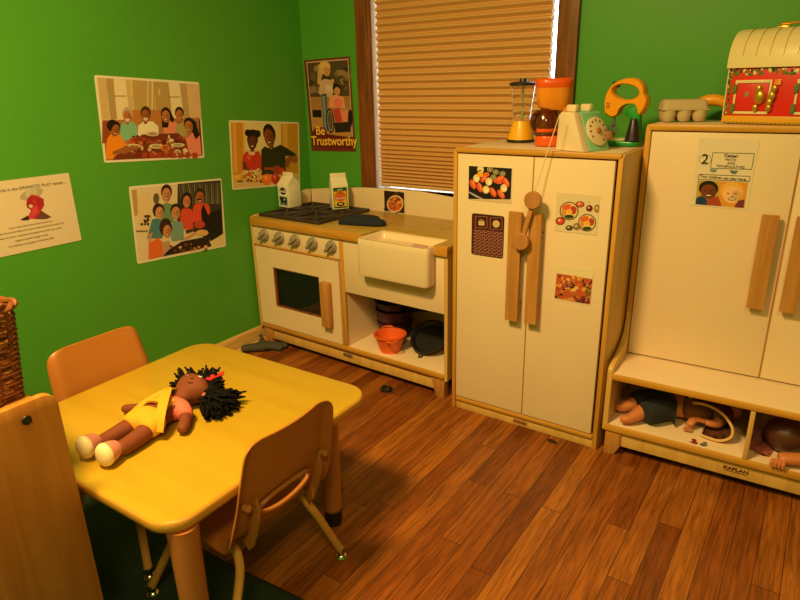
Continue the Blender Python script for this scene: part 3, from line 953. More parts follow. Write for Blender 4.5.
t = thing('toy_coffee_maker', 'orange toy coffee maker with brown pot on top of the refrigerator', 'toy coffee maker', (1.443, -.352, ZT), radians(28))
mb = MB(); mb.prism(rrect(-.048, .058, -.048, .048, .040, 8), 0, .034, 'z', .006); mb.build('base', OR2, t)
def seat_ring(x0, x1, w, r, z): return [(p[0], p[1], z) for p in rrect(x0, x1, -w, w, r, 6)]
mb = MB()
mb.loft([seat_ring(.036, .060, .036, .010, .034), seat_ring(.038, .060, .034, .010, .09), seat_ring(.034, .062, .036, .010, .128)], cap=True)
mb.build('back_column', OR3, t, smooth=50)
mb = MB()
mb.loft([seat_ring(-.030, .058, .034, .03, .118), seat_ring(-.044, .062, .042, .036, .130), seat_ring(-.050, .066, .046, .042, .165), seat_ring(-.053, .068, .048, .044, .192)], cap=True)
mb.build('filter_housing', OR3, t, smooth=50)
mb = MB()
mb.loft([seat_ring(-.054, .069, .049, .045, .190), seat_ring(-.056, .070, .050, .046, .200), seat_ring(-.056, .070, .050, .046, .212), seat_ring(-.050, .064, .044, .042, .219)], cap=True)
mb.build('top_cover', OR2, t, smooth=50)
cof = plain('brown_clear_plastic', C8(96, 34, 20), .1, spec=.6, coat=.5)
mb = MB(); mb.lathe([(0, .035), (.040, .035), (.047, .045), (.048, .068), (.044, .092), (.036, .108), (.038, .116), (.033, .118), (0, .118)], c=(-.014, 0, 0), n=36)
pt = mb.build('coffee_pot', cof, t)
mb = MB(); mb.tube(smoothpath([(-.044, -.028, .108), (-.060, -.040, .104), (-.066, -.046, .082), (-.060, -.041, .058), (-.050, -.032, .054)], 5), .0055, 10); mb.build('pot_handle', cof, pt)
mb = MB(); mb.lathe([(0, .0475), (.0475, .0475), (.0485, .050), (.0485, .056), (.0482, .058), (0, .058)], c=(-.014, 0, 0), n=36); mb.build('pot_band', OR2, pt)

MINT = plain('mint_plastic', C8(136, 200, 158), .4)
t = thing('toy_rotary_phone', 'cream and mint toy rotary phone at the refrigerator top front edge', 'toy phone', (1.592, -.446, ZT), radians(-22))
# local: side face normal -y, dial face slopes towards +x
pr = [(-.055, 0), (.058, 0), (.012, .112), (.0, .117), (-.040, .117), (-.048, .108)]
MB().prism(pr, -.062, -.030, 'y', .003).build('side_shell', M['sink'], t)
MB().prism([(-.054, 0), (.060, 0), (.014, .112), (.0, .1175), (-.039, .1175), (-.047, .108)], -.0298, .062, 'y', .003).build('body_shell', MINT, t)
nrm = Vector((.112, 0, .046)).normalized()
ax_up = Vector((-.046, 0, .112)).normalized()
MXD = Matrix((Vector((0, 1, 0)), ax_up, nrm)).transposed().to_4x4(); MXD.translation = Vector((.0385, .018, .057))
mb = MB(); mb.lathe([(0, 0), (.046, 0), (.046, .004), (.043, .006), (0, .006)], n=40, mtx=MXD); dl = mb.build('dial', M['sink'], t)
for k in range(10):
    a = radians(-60 + k * 30)
    mb = MB(); mb.lathe([(0, .0055), (.0038, .0055), (.0038, .0066), (0, .0066)], c=(.034 * cos(a), .034 * sin(a), 0), n=12, mtx=MXD); mb.build('finger_hole', M['trim'], dl)
mb = MB(); mb.lathe([(0, .006), (.009, .006), (.009, .012), (.006, .014), (0, .014)], n=20, mtx=MXD); mb.build('dial_center', WD, dl)
mb = MB(); mb.lathe([(0, 0), (.014, 0), (.014, .012), (.010, .014), (0, .014)], c=(.043, -.018, 0), n=20, mtx=MXD); mb.build('round_peg', WD, t)
for y0 in (-.045, .020):
    MB().box(-.036, .002, y0, y0 + .020, .1172, .139, .004).build('cradle_block', M['sink'], t)
for (x, y) in ((.05, -.052), (-.045, -.052), (.05, .052), (-.045, .052)):
    pass

t = thing('toy_stand_mixer', 'yellow-orange toy mixer with loop handle on green stand, back right of the refrigerator', 'toy mixer', (1.672, -.262, ZT), radians(-2))
GRN = plain('green_plastic', C8(30, 148, 48), .3)
MIXO = plain('mango_plastic', C8(248, 160, 28), .28)
def mx_prism(mb, pts, w, **k): return mb.prism(pts, -w, w, 'y', .006, 3, **k)
MB().prism(rrect(-.062, .060, -.045, .045, .030, 8), 0, .016, 'z', .005).build('stand_base', GRN, t)
MB().lathe([(0, .016), (.036, .016), (.038, .019), (.034, .022), (0, .022)], c=(-.020, 0, 0), n=32).build('turntable', M['sink'], t)
mb = MB(); mb.prism([(.012, .014), (.056, .014), (.050, .07), (.046, .128), (.0, .118), (-.004, .104), (.018, .09)], -.016, .016, 'y', .004); mb.build('stand_column', GRN, t)
mb = MB(); mb.lathe([(0, .018), (.024, .018), (.020, .04), (.012, .082), (.009, .088), (0, .088)], c=(.034, -.024, 0), n=24); mb.build('purple_cone', DKP, t)
# mixer body: side outline with a loop
outer = smoothpath([(-.066, .105, 0), (-.070, .140, 0), (-.062, .175, 0), (-.040, .200, 0), (-.005, .213, 0), (.030, .210, 0), (.052, .190, 0), (.058, .165, 0), (.068, .150, 0), (.066, .128, 0), (.050, .100, 0), (.044, .118, 0), (.030, .134, 0), (.0, .132, 0), (-.018, .118, 0), (-.026, .098, 0), (-.044, .092, 0), (-.066, .105, 0)], 4)[:-1]
b = bmesh.new()
hole = [(-.003 + .043 * cos(a), .171 + .024 * sin(a) - .004 * cos(a)) for a in [2 * pi * k / 24 for k in range(24)]]
def ringv(y, f=0.0):
    cx_, cz_ = -.004, .155
    return [b.verts.new((p.x - (p.x - cx_) * f, y, p.y - (p.y - cz_) * f)) for p in outer], [b.verts.new((h[0] + (h[0] - (-.002)) * f * 2.2, y, h[1] + (h[1] - .172) * f * 2.2)) for h in hole]
lay = [ringv(-.026, .05), ringv(-.020, 0), ringv(.020, 0), ringv(.026, .05)]
for (o0, h0), (o1, h1) in zip(lay, lay[1:]):
    for A_, B_ in ((o0, o1), (h0, h1)):
        n_ = len(A_)
        for i in range(n_): b.faces.new((A_[i], A_[(i + 1) % n_], B_[(i + 1) % n_], B_[i]))
for (oo, hh) in (lay[0], lay[-1]):
    es = [b.edges.get((q[i], q[(i + 1) % len(q)])) for q in (oo, hh) for i in range(len(q))]
    bmesh.ops.triangle_fill(b, use_beauty=True, edges=es)
bmesh.ops.recalc_face_normals(b, faces=b.faces)
mb = MB(); mb.add(b)
mb.build('mixer_body', MIXO, t, smooth=50)
mb = MB()
for k in range(3): mb.box(-.060, -.056, -.0265, -.0255, .120 + k * .007, .124 + k * .007)
for k in range(3): mb.box(-.0535, -.0495, -.0265, -.0255, .120 + k * .007, .124 + k * .007)
mb.build('vent_marks', M['blackplastic'], t)
mb = MB(); mb.box(-.052, -.030, -.010, .010, .185, .205, .004, mtx=Matrix.Rotation(0, 4, 'Y')); mb.build('speed_switch', M['blackplastic'], t)
for y0 in (-.012, .012):
    mb = MB(); mb.tube([(-.040, y0, .100), (-.040, y0, .070)], .002, 8)
    for a in range(4):
        mb.tube([(-.040 + (.013 * sin(q)) * cos(a * pi / 2), y0 + .013 * sin(q) * sin(a * pi / 2), .070 - .040 * q / pi) for q in [pi * j / 8 for j in range(9)]], .0014, 6)
    mb.build('beater', plain('grey_purple_plastic', C8(110, 90, 110), .35), t)

# ================================================================ TALL CUPBOARD
KX, KY, KR = 1.7555, -.3296, .036
kb = thing('play_cupboard', 'tall cream toy cupboard with open doll shelf at the right edge', 'cupboard', (KX, KY, 0), KR)
KW, KD, KH = .872, .262, 1.095
LV = -.202
prf = [(v[0], v[1]) for v in ((LV, .093), (KD, .093), (KD, KH - .002), (.012, KH - .002), (0, KH - .014))]
crv = [(0, .46), (-.002, .43), (-.010, .402), (-.030, .376), (-.070, .352), (-.120, .338), (-.165, .333), (-.188, .329), (-.199, .318), (LV, .305)]
prf += crv
for x0 in (0, KW - .018):
    MB().prism(prf, x0, x0 + .018, 'x', .004).build('side_panel', M['maple'], kb)
    MB().box(x0 + .0005, x0 + .0175, -.002, .003, .46, KH - .013, .004).build('front_edge_strip', M['edge'], kb)
MB().box(.018, KW - .018, .008, KD, KH - .017, KH - .001, .001).build('top_board', M['white'], kb)
MB().box(.008, KW - .008, -.004, .010, KH - .020, KH + .001, .006).build('top_edge_strip', M['edgex'], kb)
MB().box(.018, KW - .018, KD - .01, KD, .115, KH - .017).build('back_panel', M['white'], kb)
MB().box(.018, KW - .018, LV + .006, KD - .012, .287, .304, .001).build('ledge_board', M['white'], kb)
MB().box(.016, KW - .016, LV - .004, LV + .008, .284, .306, .006).build('ledge_edge_strip', M['edgex'], kb)
MB().box(.018, KW - .018, LV + .004, KD - .012, .096, .114, .001).build('bottom_board', M['white'], kb)
MB().box(.004, KW - .004, LV - .004, LV + .006, .092, .116, .006).build('bottom_edge_strip', M['edgex'], kb)
MB().box(.427, .441, LV - .004, KD - .014, .1165, .283, .003).build('shelf_divider', M['maple'], kb)
MB().box(.06, KW - .06, LV + .012, LV + .030, .036, .092, .001).build('bottom_rail', M['maple'], kb)
for x0, sg in ((.012, 1), (KW - .012, -1)):
    for y0 in (LV + .004, KD - .04):
        MB().prism([(x0, 0), (x0 + sg * .034, 0), (x0 + sg * .052, .036), (x0 + sg * .052, .0925), (x0, .0925)], y0, y0 + .034, 'y', .002).build('foot', M['handle'], kb)
D1 = MB().box(.021, .4295, -.004, .012, .309, 1.072, .0015).build('cupboard_door', M['white'], kb)
D2 = MB().box(.4345, KW - .021, -.004, .012, .309, 1.072, .0015).build('cupboard_door', M['white'], kb)
MB().box(.4298, .4342, 0, .010, .309, 1.072).build('center_strip', M['handle'], kb)
bar_handle(D1, .362, .408, .550, .842)
bar_handle(D2, .450, .494, .552, .844)
plate(kb, .416, LV + .0115, .064, .0125, back=False)
# little print on the shelf
mb = MB()
for (x, y, r_) in ((.285, -.160, .008), (.289, -.176, .010), (.278, -.178, .004)): mb.lathe([(0, .1141), (r_, .1141), (r_, .1143), (0, .1143)], c=(x, y, 0), n=16)
mb.build('red_sticker', plain('sticker_red', C8(150, 50, 50), .5), kb)
mb = MB()
for (x, y, r_) in ((.318, -.160, .007), (.314, -.176, .010), (.324, -.172, .004)): mb.lathe([(0, .1141), (r_, .1141), (r_, .1143), (0, .1143)], c=(x, y, 0), n=16)
mb.build('grey_sticker', plain('sticker_grey', C8(110, 110, 100), .5), kb)

def kplace(u, v, z):
    c, s = cos(KR), sin(KR)
    return (KX + c * u - s * v, KY + s * u + c * v, z)

# sign on the cupboard door
t = sheet('center_sign', 'paper sign with big number two and photo of children, taped to the cupboard', 'sign', .163, .208, kplace(.156, -.0048, .850), (0, radians(1), KR), r=.002)
CR = [(108, 35), (545, 62), (465, 570), (22, 545)]
p = Pic(.163, .208, CR, 9)
K_ = (60, 50, 50)
p.inner(0, (232, 214, 196))
def frame(x0, y0, x1, y1, x2, y2, x3, y3, w_=2.5):
    pts = [(x0, y0), (x1, y1), (x2, y2), (x3, y3)]
    for a, b_ in zip(pts, pts[1:] + pts[:1]):
        dx, dy = b_[0] - a[0], b_[1] - a[1]; L_ = math.hypot(dx, dy); nx, ny = -dy / L_ * w_, dx / L_ * w_
        p.poly([(a[0] - nx, a[1] - ny), (b_[0] - nx, b_[1] - ny), (b_[0] + nx, b_[1] + ny), (a[0] + nx, a[1] + ny)], K_)
frame(208, 148, 508, 158, 492, 270, 192, 262)
frame(102, 308, 482, 320, 476, 358, 96, 345)
p.ell(150, 198, 46, 42, K_); p.ell(150, 198, 43, 39, (232, 214, 196))
p.poly([(180, 268), (245, 270), (228, 294), (198, 292)], (120, 140, 160)); p.poly([(330, 276), (398, 280), (380, 304), (348, 302)], (90, 120, 130))
p.poly([(92, 352), (470, 366), (446, 556), (72, 538)], (226, 150, 60))
p.poly([(92, 352), (255, 358), (250, 545), (72, 538)], (190, 160, 60))
p.face(176, 432, 66, 62, (128, 62, 36), (34, 20, 16)); p.poly([(80, 490), (120, 470), (165, 500), (160, 543), (72, 538)], (34, 60, 110)); p.poly([(165, 500), (250, 470), (278, 548), (160, 543)], (170, 70, 50))
p.face(352, 450, 76, 70, (246, 190, 140), (238, 180, 80)); p.poly([(400, 500), (446, 490), (440, 555), (370, 552)], (120, 50, 60))
p.build(t)
def tx(s_, x, y, size, sh=0, off=0, al='CENTER', sx=1.0):
    q = p_map(x, y)
    text_mesh(s_, size, M['blackplastic'], parent=t, loc=(q[0], -.0021, q[1]), ext=.00002, offset=off, align=al, sx=sx)
p2 = Pic(.163, .208, CR); p_map = p2.map; p2.bm.free()
tx('2', 150, 198, .040, off=.0004)
tx('Center:', 345, 172, .0125, off=.0003); tx('MATH', 340, 200, .0105); tx('AND', 345, 226, .0100); tx('MANIPULATIVES', 340, 250, .0105)
tx('Two children can play here.', 285, 333, .0115, off=.0001)

# ---------------------------------------------------------------- on top of the cupboard
PULP = plain('grey_pulp', C8(196, 174, 142), .9, bump=.5, bscale=300)
t = thing('egg_carton', 'small grey pulp egg carton on the cupboard top beside the toy house', 'egg carton', kplace(.080, .140, KH + .0015), radians(24))
mb = MB()
mb.box(-.072, .072, -.046, .046, .036, .040, .0015)
for i in range(3):
    for j in range(2):
        cx_, cy_ = -.047 + i * .047, -.0235 + j * .047
        mb.lathe([(0, 0), (.012, 0), (.018, .006), (.0225, .022), (.023, .036), (0, .036)], c=(cx_, cy_, 0), n=20)
mb.build('cup_tray', PULP, t)
mb = MB()
mb.loft([[(q[0], q[1], z) for q in rrect(-a, a, -b_, b_, r_, 5)] for a, b_, r_, z in ((.070, .044, .012, .0402), (.066, .041, .014, .060), (.061, .036, .014, .068), (.055, .030, .014, .069))], cap=True)
mb.build('lid', PULP, t, smooth=50)
BAN = plain('orange_yellow_plastic', C8(240, 160, 30), .35)
t = thing('toy_banana', 'arched yellow toy banana standing behind the egg carton and showing at its right', 'toy banana', kplace(.158, .222, KH + .001), radians(2))
mb = MB()
pts = [(.068 * sin(a), 0, .058 * cos(a) + .006) for a in [radians(-84 + 14 * k) for k in range(13)]]
mb.tube(pts, [.005, .011, .014, .0165, .018, .0185, .0185, .018, .0175, .0165, .015, .011, .005], 12)
mb.build('banana_body', BAN, t, smooth=60)
MB().tube([pts[-1], (pts[-1][0], 0, .001)], .004, 8).build('banana_tip', M['trim'], t)

t = thing('toy_house_case', 'cream roofed red toy house case with two doors on the cupboard top', 'toy house', kplace(.205, .068, KH + .0015), radians(-12))
t.scale = (1, 1, 1.27)
HWd, HD_, HH = .36, .165, .125
RED = plain('bright_red_paint', C8(222, 36, 30), .4); CRM = plain('cream_tin', C8(234, 214, 166), .4); GLD = plain('gold_tin', C8(206, 160, 60), .3, metal=.6)
FLW = plain('leaf_green_print', C8(84, 120, 50), .5); DKG = plain('dark_green_print', C8(40, 60, 40), .5)
MB().box(0, HWd, 0, HD_, 0, .018, .002).build('base_band', plain('gold_paint', C8(226, 160, 40), .4), t)
hb = MB().box(.003, HWd - .003, .003, HD_ - .003, .018, HH, .001).build('house_body', RED, t)
MB().box(.0, .0032, .002, HD_ - .002, .018, HH).build('end_wall', CRM, t)
roof = [(-.004, HH), (-.004, HH + .004)]
mb = MB()
rp = [(-.006, HH)] + [(HD_ / 2 - (HD_ / 2 + .006) * cos(a) , HH + .086 * sin(a) ** .8) for a in [radians(12 + 12 * k) for k in range(14)]] + [(HD_ + .006, HH)]
mb.prism(rp, -.004, HWd + .004, 'x', .002)
rf = mb.build('roof', CRM, t)
for k in range(1, 10):
    x = k * HWd / 10
    mb = MB(); ar = [Vector((x + (0), q[0] * 1.0, q[1] + .0006)) for q in rp[1:9]]
    ar = [Vector((x, HD_ / 2 + (v.y - HD_ / 2) * 1.006, v.z)) for v in ar]
    mb.tube(ar, .0009, 5); mb.build('roof_seam', M['handle'], rf)
mb = MB(); mb.tube(smoothpath([(.10, HD_ / 2, HH + .085), (.10, HD_ / 2, HH + .091), (.115, HD_ / 2, HH + .094), (.245, HD_ / 2, HH + .094), (.26, HD_ / 2, HH + .091), (.26, HD_ / 2, HH + .085)], 5), .005, 8, flat=.7); mb.build('carry_handle', GLD, t)
mb = MB(); mb.box(.088, .125, HD_ / 2 - .014, HD_ / 2 + .014, HH + .082, HH + .089, .002); mb.build('handle_mount', GLD, t)
rnd = random.Random(4)
mb = MB()
for m_, c_ in ((FLW, 44), (DKG, 26), (CRM, 20), (GLD, 14)):
    mb.mat(m_)
    for _ in range(c_):
        x, z = rnd.uniform(.006, HWd - .006), rnd.uniform(HH - .016, HH - .001)
        r_ = rnd.uniform(.003, .0055)
        mb.lathe([(0, 0), (r_, 0), (r_ * .6, .0014), (0, .0018)], n=7, mtx=Matrix.Translation((x, .003, z)) @ Matrix.Rotation(pi / 2, 4, 'X'))
for m_, c_ in ((FLW, 26), (GLD, 10), (DKG, 8)):
    mb.mat(m_)
    for _ in range(c_):
        x, z = rnd.uniform(.004, .012), rnd.uniform(.02, HH - .01)
        r_ = rnd.uniform(.0025, .0045)
        mb.lathe([(0, 0), (r_, 0), (r_ * .6, .0014), (0, .0018)], n=7, mtx=Matrix.Translation((x, .003, z)) @ Matrix.Rotation(pi / 2, 4, 'X'))
for k in range(60):
    mb.mat(FLW if k % 2 else GLD); mb.box(.003 + k * .0059, .0072 + k * .0059, -.001, 0.001, .001, .004)
mb.build('vine_border', None, t)
for dx in (.026, .190):
    fm = MB()
    for q in ((dx, dx + .006, .022, .098), (dx + .094, dx + .100, .022, .098), (dx + .006, dx + .094, .022, .028), (dx + .006, dx + .094, .091, .098)): fm.box(q[0], q[1], -.001, .004, q[2], q[3], .001)
    f_ = fm.build('door_frame', CRM, t)
    MB().box(dx + .007, dx + .093, .0, .003, .029, .090, .001).build('door_leaf', RED, f_)
    mb = MB()
    for zz in (.034, .078): MB().lathe([(0, 0), (.009, 0), (.007, .003), (0, .004)], n=8, mtx=Matrix.Translation((dx + .001, -.001, zz)) @ Matrix.Rotation(pi / 2, 4, 'X') @ Matrix.Diagonal((.8, 1.4, 1, 1))).build('hinge', FLW, f_)
mb = MB()
for (dx, dz, r_) in ((.100, .060, .015), (.094, .078, .009), (.092, .036, .008), (.128, .036, .008), (.132, .062, .010), (.136, .078, .008), (.128, .048, .009)):
    mb.ball((dx, -.006, dz), (r_, r_ * .6, r_ * 1.1), 14, 10)
mb.build('gold_latch', GLD, t)
mb = MB()
for k in range(3): mb.box(.132, .150, -.003, -.001, .086 + k * .004, .090 + k * .004, .001, mtx=Matrix.Rotation(0, 4, 'Y'))
mb.build('orange_bow', OR3, t)
mb = MB(); mb.lathe([(0, 0), (.007, 0), (.004, .002), (0, .002)], n=6, mtx=Matrix.Translation((.062, 0, .066)) @ Matrix.Rotation(pi / 2, 4, 'X')); mb.build('grey_star', M['knob'], t)

# ================================================================ TABLE
TZ = .43
tb = thing('play_table', 'low square yellow topped childrens table with rounded corners and thick tan legs', 'table', (.968, -1.580, 0), radians(1.2))
TX, TY = .352, .338
mb = MB()
def tring(g, z, r=.068): return [(p[0], p[1], z) for p in rrect(-TX + g, TX - g, -TY + g, TY - g, r - g * .5, 9)]
mb.loft([tring(.003, TZ - .0012), tring(.006, TZ)], cap=True)
mb.build('laminate_top', M['tabletop'], tb, smooth=30)
mb = MB()
mb.loft([tring(.012, TZ - .034), tring(.004, TZ - .030), tring(0, TZ - .022), tring(0, TZ - .008), tring(.0015, TZ - .003), tring(.0045, TZ - .0013)], cap=True)
mb.build('edge_band', M['tableedge'], tb, smooth=60)
def t2l(x, y):
    a = -radians(1.2); dx, dy = x - .968, y + 1.580
    return dx * cos(a) - dy * sin(a), dx * sin(a) + dy * cos(a)
for (x, y) in ((1.292, -1.858), (1.215, -1.322), (.70, -1.322), (.70, -1.858)):
    lx, ly = t2l(x, y)
    lg = MB().lathe([(.0265, .052), (.028, .06), (.0315, .36), (.034, TZ - .034)], c=(lx, ly, 0), n=32).build('leg', M['tableleg'], tb)
    MB().lathe([(0, .0), (.024, 0), (.026, .006), (.026, .052), (0, .052)], c=(lx, ly, 0), n=28).build('black_foot', M['blackplastic'], lg)
    MB().lathe([(0, 0), (.0272, 0), (.0272, .008), (0, .008)], c=(lx, ly, .050), n=28).build('metal_collar', M['chrome'], lg)

# ================================================================ CHAIRS
def make_chair(label, loc, rz):
    t = thing('childs_chair', label, 'chair', loc, rz, 'moulded plastic chairs at the low table')
    # profile along the centre: (y, z, halfwidth, edge lift forward, edge bend)
    K = [(.150, .222, .118), (.148, .243, .128), (.128, .256, .136), (.07, .258, .143), (0, .253, .148), (-.07, .254, .153), (-.108, .262, .157), (-.132, .284, .160), (-.146, .318, .160), (-.156, .35, .158), (-.164, .38, .154), (-.172, .42, .150), (-.181, .46, .147), (-.190, .50, .143), (-.1945, .518, .140), (-.1975, .530, .134), (-.1995, .538, .124), (-.2010, .543, .108), (-.2015, .545, .088)]
    n = len(K); Mx = 16
    bm = bmesh.new()
    grid = []
    for i, (y, z, hw) in enumerate(K):
        a = K[max(i - 1, 0)]; b_ = K[min(i + 1, n - 1)]
        ty, tz = b_[0] - a[0], b_[1] - a[1]; L_ = math.hypot(ty, tz); ty /= L_; tz /= L_
        ny, nz = tz, -ty   # towards the sitter (up / forward)
        if i > 1:
            pass
        row = []
        back = 1.0 if i >= 8 else (i / 8.0)
        for j in range(Mx + 1):
            s_ = (j / Mx) * 2 - 1
            x = s_ * hw
            fade = max(0.0, min(1.0, (n - 1 - i) / 5.0)) if i > 9 else 1.0
            lift = .020 * back * s_ * s_ * (.45 + .55 * fade) + .010 * (1 - back) * abs(s_) ** 3
            edge = max(0, abs(s_) - .87) / .13
            turn = -edge * (.026 if i > 5 else .012) * fade
            d = lift + turn
            row.append(bm.verts.new((x, y + ny * d, z + nz * d)))
        grid.append(row)
    # handle slot: rows 8..10, columns 4..12
    hole = set()
    for i in range(8, 10):
        for j in range(4, 12): hole.add((i, j))
    for i in range(n - 1):
        for j in range(Mx):
            if (i, j) in hole: continue
            bm.faces.new((grid[i][j], grid[i][j + 1], grid[i + 1][j + 1], grid[i + 1][j]))
    # lens-shaped slot
    for j in range(4, 13):
        f = math.sqrt(max(0, 1 - ((j - 8) / 4.4) ** 2))
        mid = (grid[8][j].co + grid[10][j].co) / 2
        for i in (8, 10): grid[i][j].co = mid + (grid[i][j].co - mid) * (.18 + .88 * f)
    shell = MB(); 
    bmesh.ops.recalc_face_normals(bm, faces=bm.faces)
    me = bpy.data.meshes.new('seat_shell'); bm.to_mesh(me); bm.free()
    o = bpy.data.objects.new('seat_shell', me); COL.objects.link(o)
    so = o.modifiers.new('so', 'SOLIDIFY'); so.thickness = .0055; so.offset = 0
    ss = o.modifiers.new('ss', 'SUBSURF'); ss.levels = 2; ss.render_levels = 2
    bpy.context.view_layer.update()
    m2 = bpy.data.meshes.new_from_object(o.evaluated_get(bpy.context.evaluated_depsgraph_get()))
    bpy.data.objects.remove(o)
    m2.materials.clear(); m2.materials.append(M['chair'])
    for p in m2.polygons: p.use_smooth = True
    m2.name = 'seat_shell'
    sh = bpy.data.objects.new('seat_shell', m2); COL.objects.link(sh); sh.parent = t
    # raised rim round the slot
    mb = MB()
    rim = []
    for k in range(28):
        a = 2 * pi * k / 28
        x = .084 * cos(a); dz = .027 * sin(a)
        zc = .3505 + dz; yc = -.163 - (dz) * .27 + .022 * (x / .155) ** 2
        rim.append((x, yc, zc))
    mb.tube(rim, .0055, 8, closed=True)
    mb.build('slot_rim', M['chair'], sh)
    # fins and bolts
    for sx in (-1, 1):
        mb = MB(); mb.prism([(-.132, .240), (-.150, .262), (-.168, .310), (-.180, .350), (-.184, .375), (-.176, .400), (-.160, .36), (-.135, .29), (-.115, .262)], sx * .100 - .004, sx * .100 + .004, 'x', .003)
        mb.build('bracket_fin', M['chair'], sh, smooth=50)
        mb = MB(); mb.tube([(sx * .124, -.160, .385), (sx * .124, -.176, .388)], .008, 12); mb.build('bolt', M['handle'], sh)
    # legs
    for sx in (-1, 1):
        bpth = smoothpath([(sx * .112, -.060, .240), (sx * .113, -.095, .236), (sx * .118, -.112, .212), (sx * .135, -.124, .17), (sx * .196, -.138, .028)], 7)
        lg = MB().tube(bpth, .0105, 14).build('rear_leg', M['chairleg'], t)
        MB().lathe([(0, 0), (.015, 0), (.017, .004), (.015, .009), (.010, .013), (.0105, .030), (.0125, .030), (.0125, .034), (0, .034)], c=(sx * .198, -.139, 0), n=20).build('metal_glide', M['chrome'], lg)
        fpth = smoothpath([(sx * .122, -.085, .236), (sx * .122, .03, .238), (sx * .124, .088, .228), (sx * .130, .110, .19), (sx * .170, .185, .028)], 7)
        lg = MB().tube(fpth, .0105, 14).build('front_leg', M['chairleg'], t)
        MB().lathe([(0, 0), (.015, 0), (.017, .004), (.015, .009), (.010, .013), (.0105, .030), (.0125, .030), (.0125, .034), (0, .034)], c=(sx * .171, .187, 0), n=20).build('metal_glide', M['chrome'], lg)
    MB().tube([(-.122, -.04, .238), (.122, -.04, .238)], .009, 10).build('cross_tube', M['chairleg'], t)
    return t
ch1 = make_chair('tan plastic childrens chair seen from behind at the near right side of table', (1.188, -1.620, .0), radians(90))
def copy_tree(o, parent=None):
    c = o.copy(); COL.objects.link(c)
    if parent: c.parent = parent
    for ch in [q for q in o.children]: copy_tree(ch, c)
    return c
ch2 = copy_tree(ch1)
ch2['label'] = 'tan plastic childrens chair on the far side of table by the green wall'
ch2.location = (.762, -1.592, .0068); ch2.rotation_euler = (0, 0, radians(-90))

# ================================================================ SHELF UNIT IN THE FOREGROUND
su = thing('low_shelf_unit', 'birch storage shelf at the lower left corner with wicker basket on top', 'shelf unit', (1.10, -1.953, 0), 0)
def sp_(pts): return pts
BIR = wood('birch_plywood', C8(182, 116, 50), C8(198, 134, 62), 2, .4, .8)
UZ = .690
def upr(y0, y1, z1, r, n=8):
    pts = [(y0, 0), (y1, 0)]
    for k in range(n + 1):
        a = radians(90 * k / n); pts.append((y1 - r + r * cos(a), z1 - r + r * sin(a)))
    for k in range(n + 1):
        a = radians(90 + 90 * k / n); pts.append((y0 + r + r * cos(a), z1 - r + r * sin(a)))
    return pts
Z0 = .012
for x0 in (-.018, -.90):
    mb = MB(); mb.prism([(p[0], p[1] + (Z0 if p[1] == 0 else 0)) for p in upr(-.32, 0, UZ, .028)], x0, x0 + .018, 'x', .003); pn = mb.build('end_panel', BIR, su)
for (y, z) in ((-.062, .655), (-.062, .12), (-.26, .655)):
    MB().lathe([(0, 0), (.0095, 0), (.0085, .0025), (0, .003)], n=24, mtx=Matrix.Translation((0, y, z)) @ Matrix.Rotation(pi / 2, 4, 'Y')).build('screw_cap', plain('dark_screw', (.05, .045, .04), .35, metal=.6), su)
for z in (.05, .345, .640):
    MB().box(-.882, -.018, -.310, -.012, z, z + .018, .001).build('shelf_board', BIR, su)
MB().box(-.882, -.018, -.020, -.0125, .068, .640).build('back_board', BIR, su)

# basket
WIC = plain('brown_wicker', C8(128, 66, 28), .5, vary=.25)
bk = thing('wicker_basket', 'brown woven wicker basket on top of the low shelf unit', 'basket', (.876, -2.085, .6585), radians(3))
def brr(f, z, n=7):
    return [Vector((p[0], p[1], z)) for p in rrect(-.145 * f - .0, .145 * f, -.115 * f, .115 * f, .016, n)]
H_ = .198
def path(f, dens=5):
    q = brr(f, 0); out = []
    for a, b_ in zip(q, q[1:] + q[:1]):
        k = max(1, int((b_ - a).length / .011))
        for i in range(k): out.append(a + (b_ - a) * i / k)
    return out
def ff(z): return .93 + .12 * (z / H_)
mb = MB()
nrow = 17
for i in range(nrow):
    z = .006 + i * (H_ - .02) / nrow
    P_ = path(ff(z)); N_ = len(P_)
    pts = []
    for k, v in enumerate(P_):
        d = Vector((v.x, v.y, 0)).normalized()
        o_ = .0032 * (1 if ((k // 2) + i) % 2 else -1)
        pts.append(v + d * o_ + Vector((0, 0, z)))
    mb.tube(pts, .0038, 6, closed=True)
mb.build('woven_side', WIC, bk)
mb = MB()
b0, b1 = path(ff(0)), path(ff(H_))
for k in range(0, min(len(b0), len(b1)), 4):
    a = Vector(b0[k]); b_ = a * (ff(H_) / ff(0)); b_.z = H_ - .01; a.z = .002
    mb.tube([a, b_], .0032, 6)
mb.build('upright_stakes', WIC, bk)
mb = MB()
for (dz, g, ph) in ((H_ - .006, 1.0, 0), (H_ - .002, 1.0, pi)):
    P_ = path(ff(H_) * g + .015)
    pts = []
    for k, v in enumerate(P_):
        d = Vector((v.x, v.y, 0)).normalized(); a = k * .75 + ph
        pts.append(v + d * .0045 * cos(a) + Vector((0, 0, dz + .0045 * sin(a))))
    mb.tube(pts, .0055, 7, closed=True)
mb.build('braided_rim', WIC, bk)
MB().prism([(p.x, p.y) for p in brr(.9, 0)], .0, .006, 'z').build('basket_bottom', WIC, bk)

# ================================================================ DOLL ON THE TABLE
dz0 = TZ + .0006
dl = thing('rag_doll', 'brown cloth doll in yellow overalls and pink shirt lying on the table', 'doll', (.972, -1.684, dz0), radians(9))
dl.scale = (.95, .83, .95)
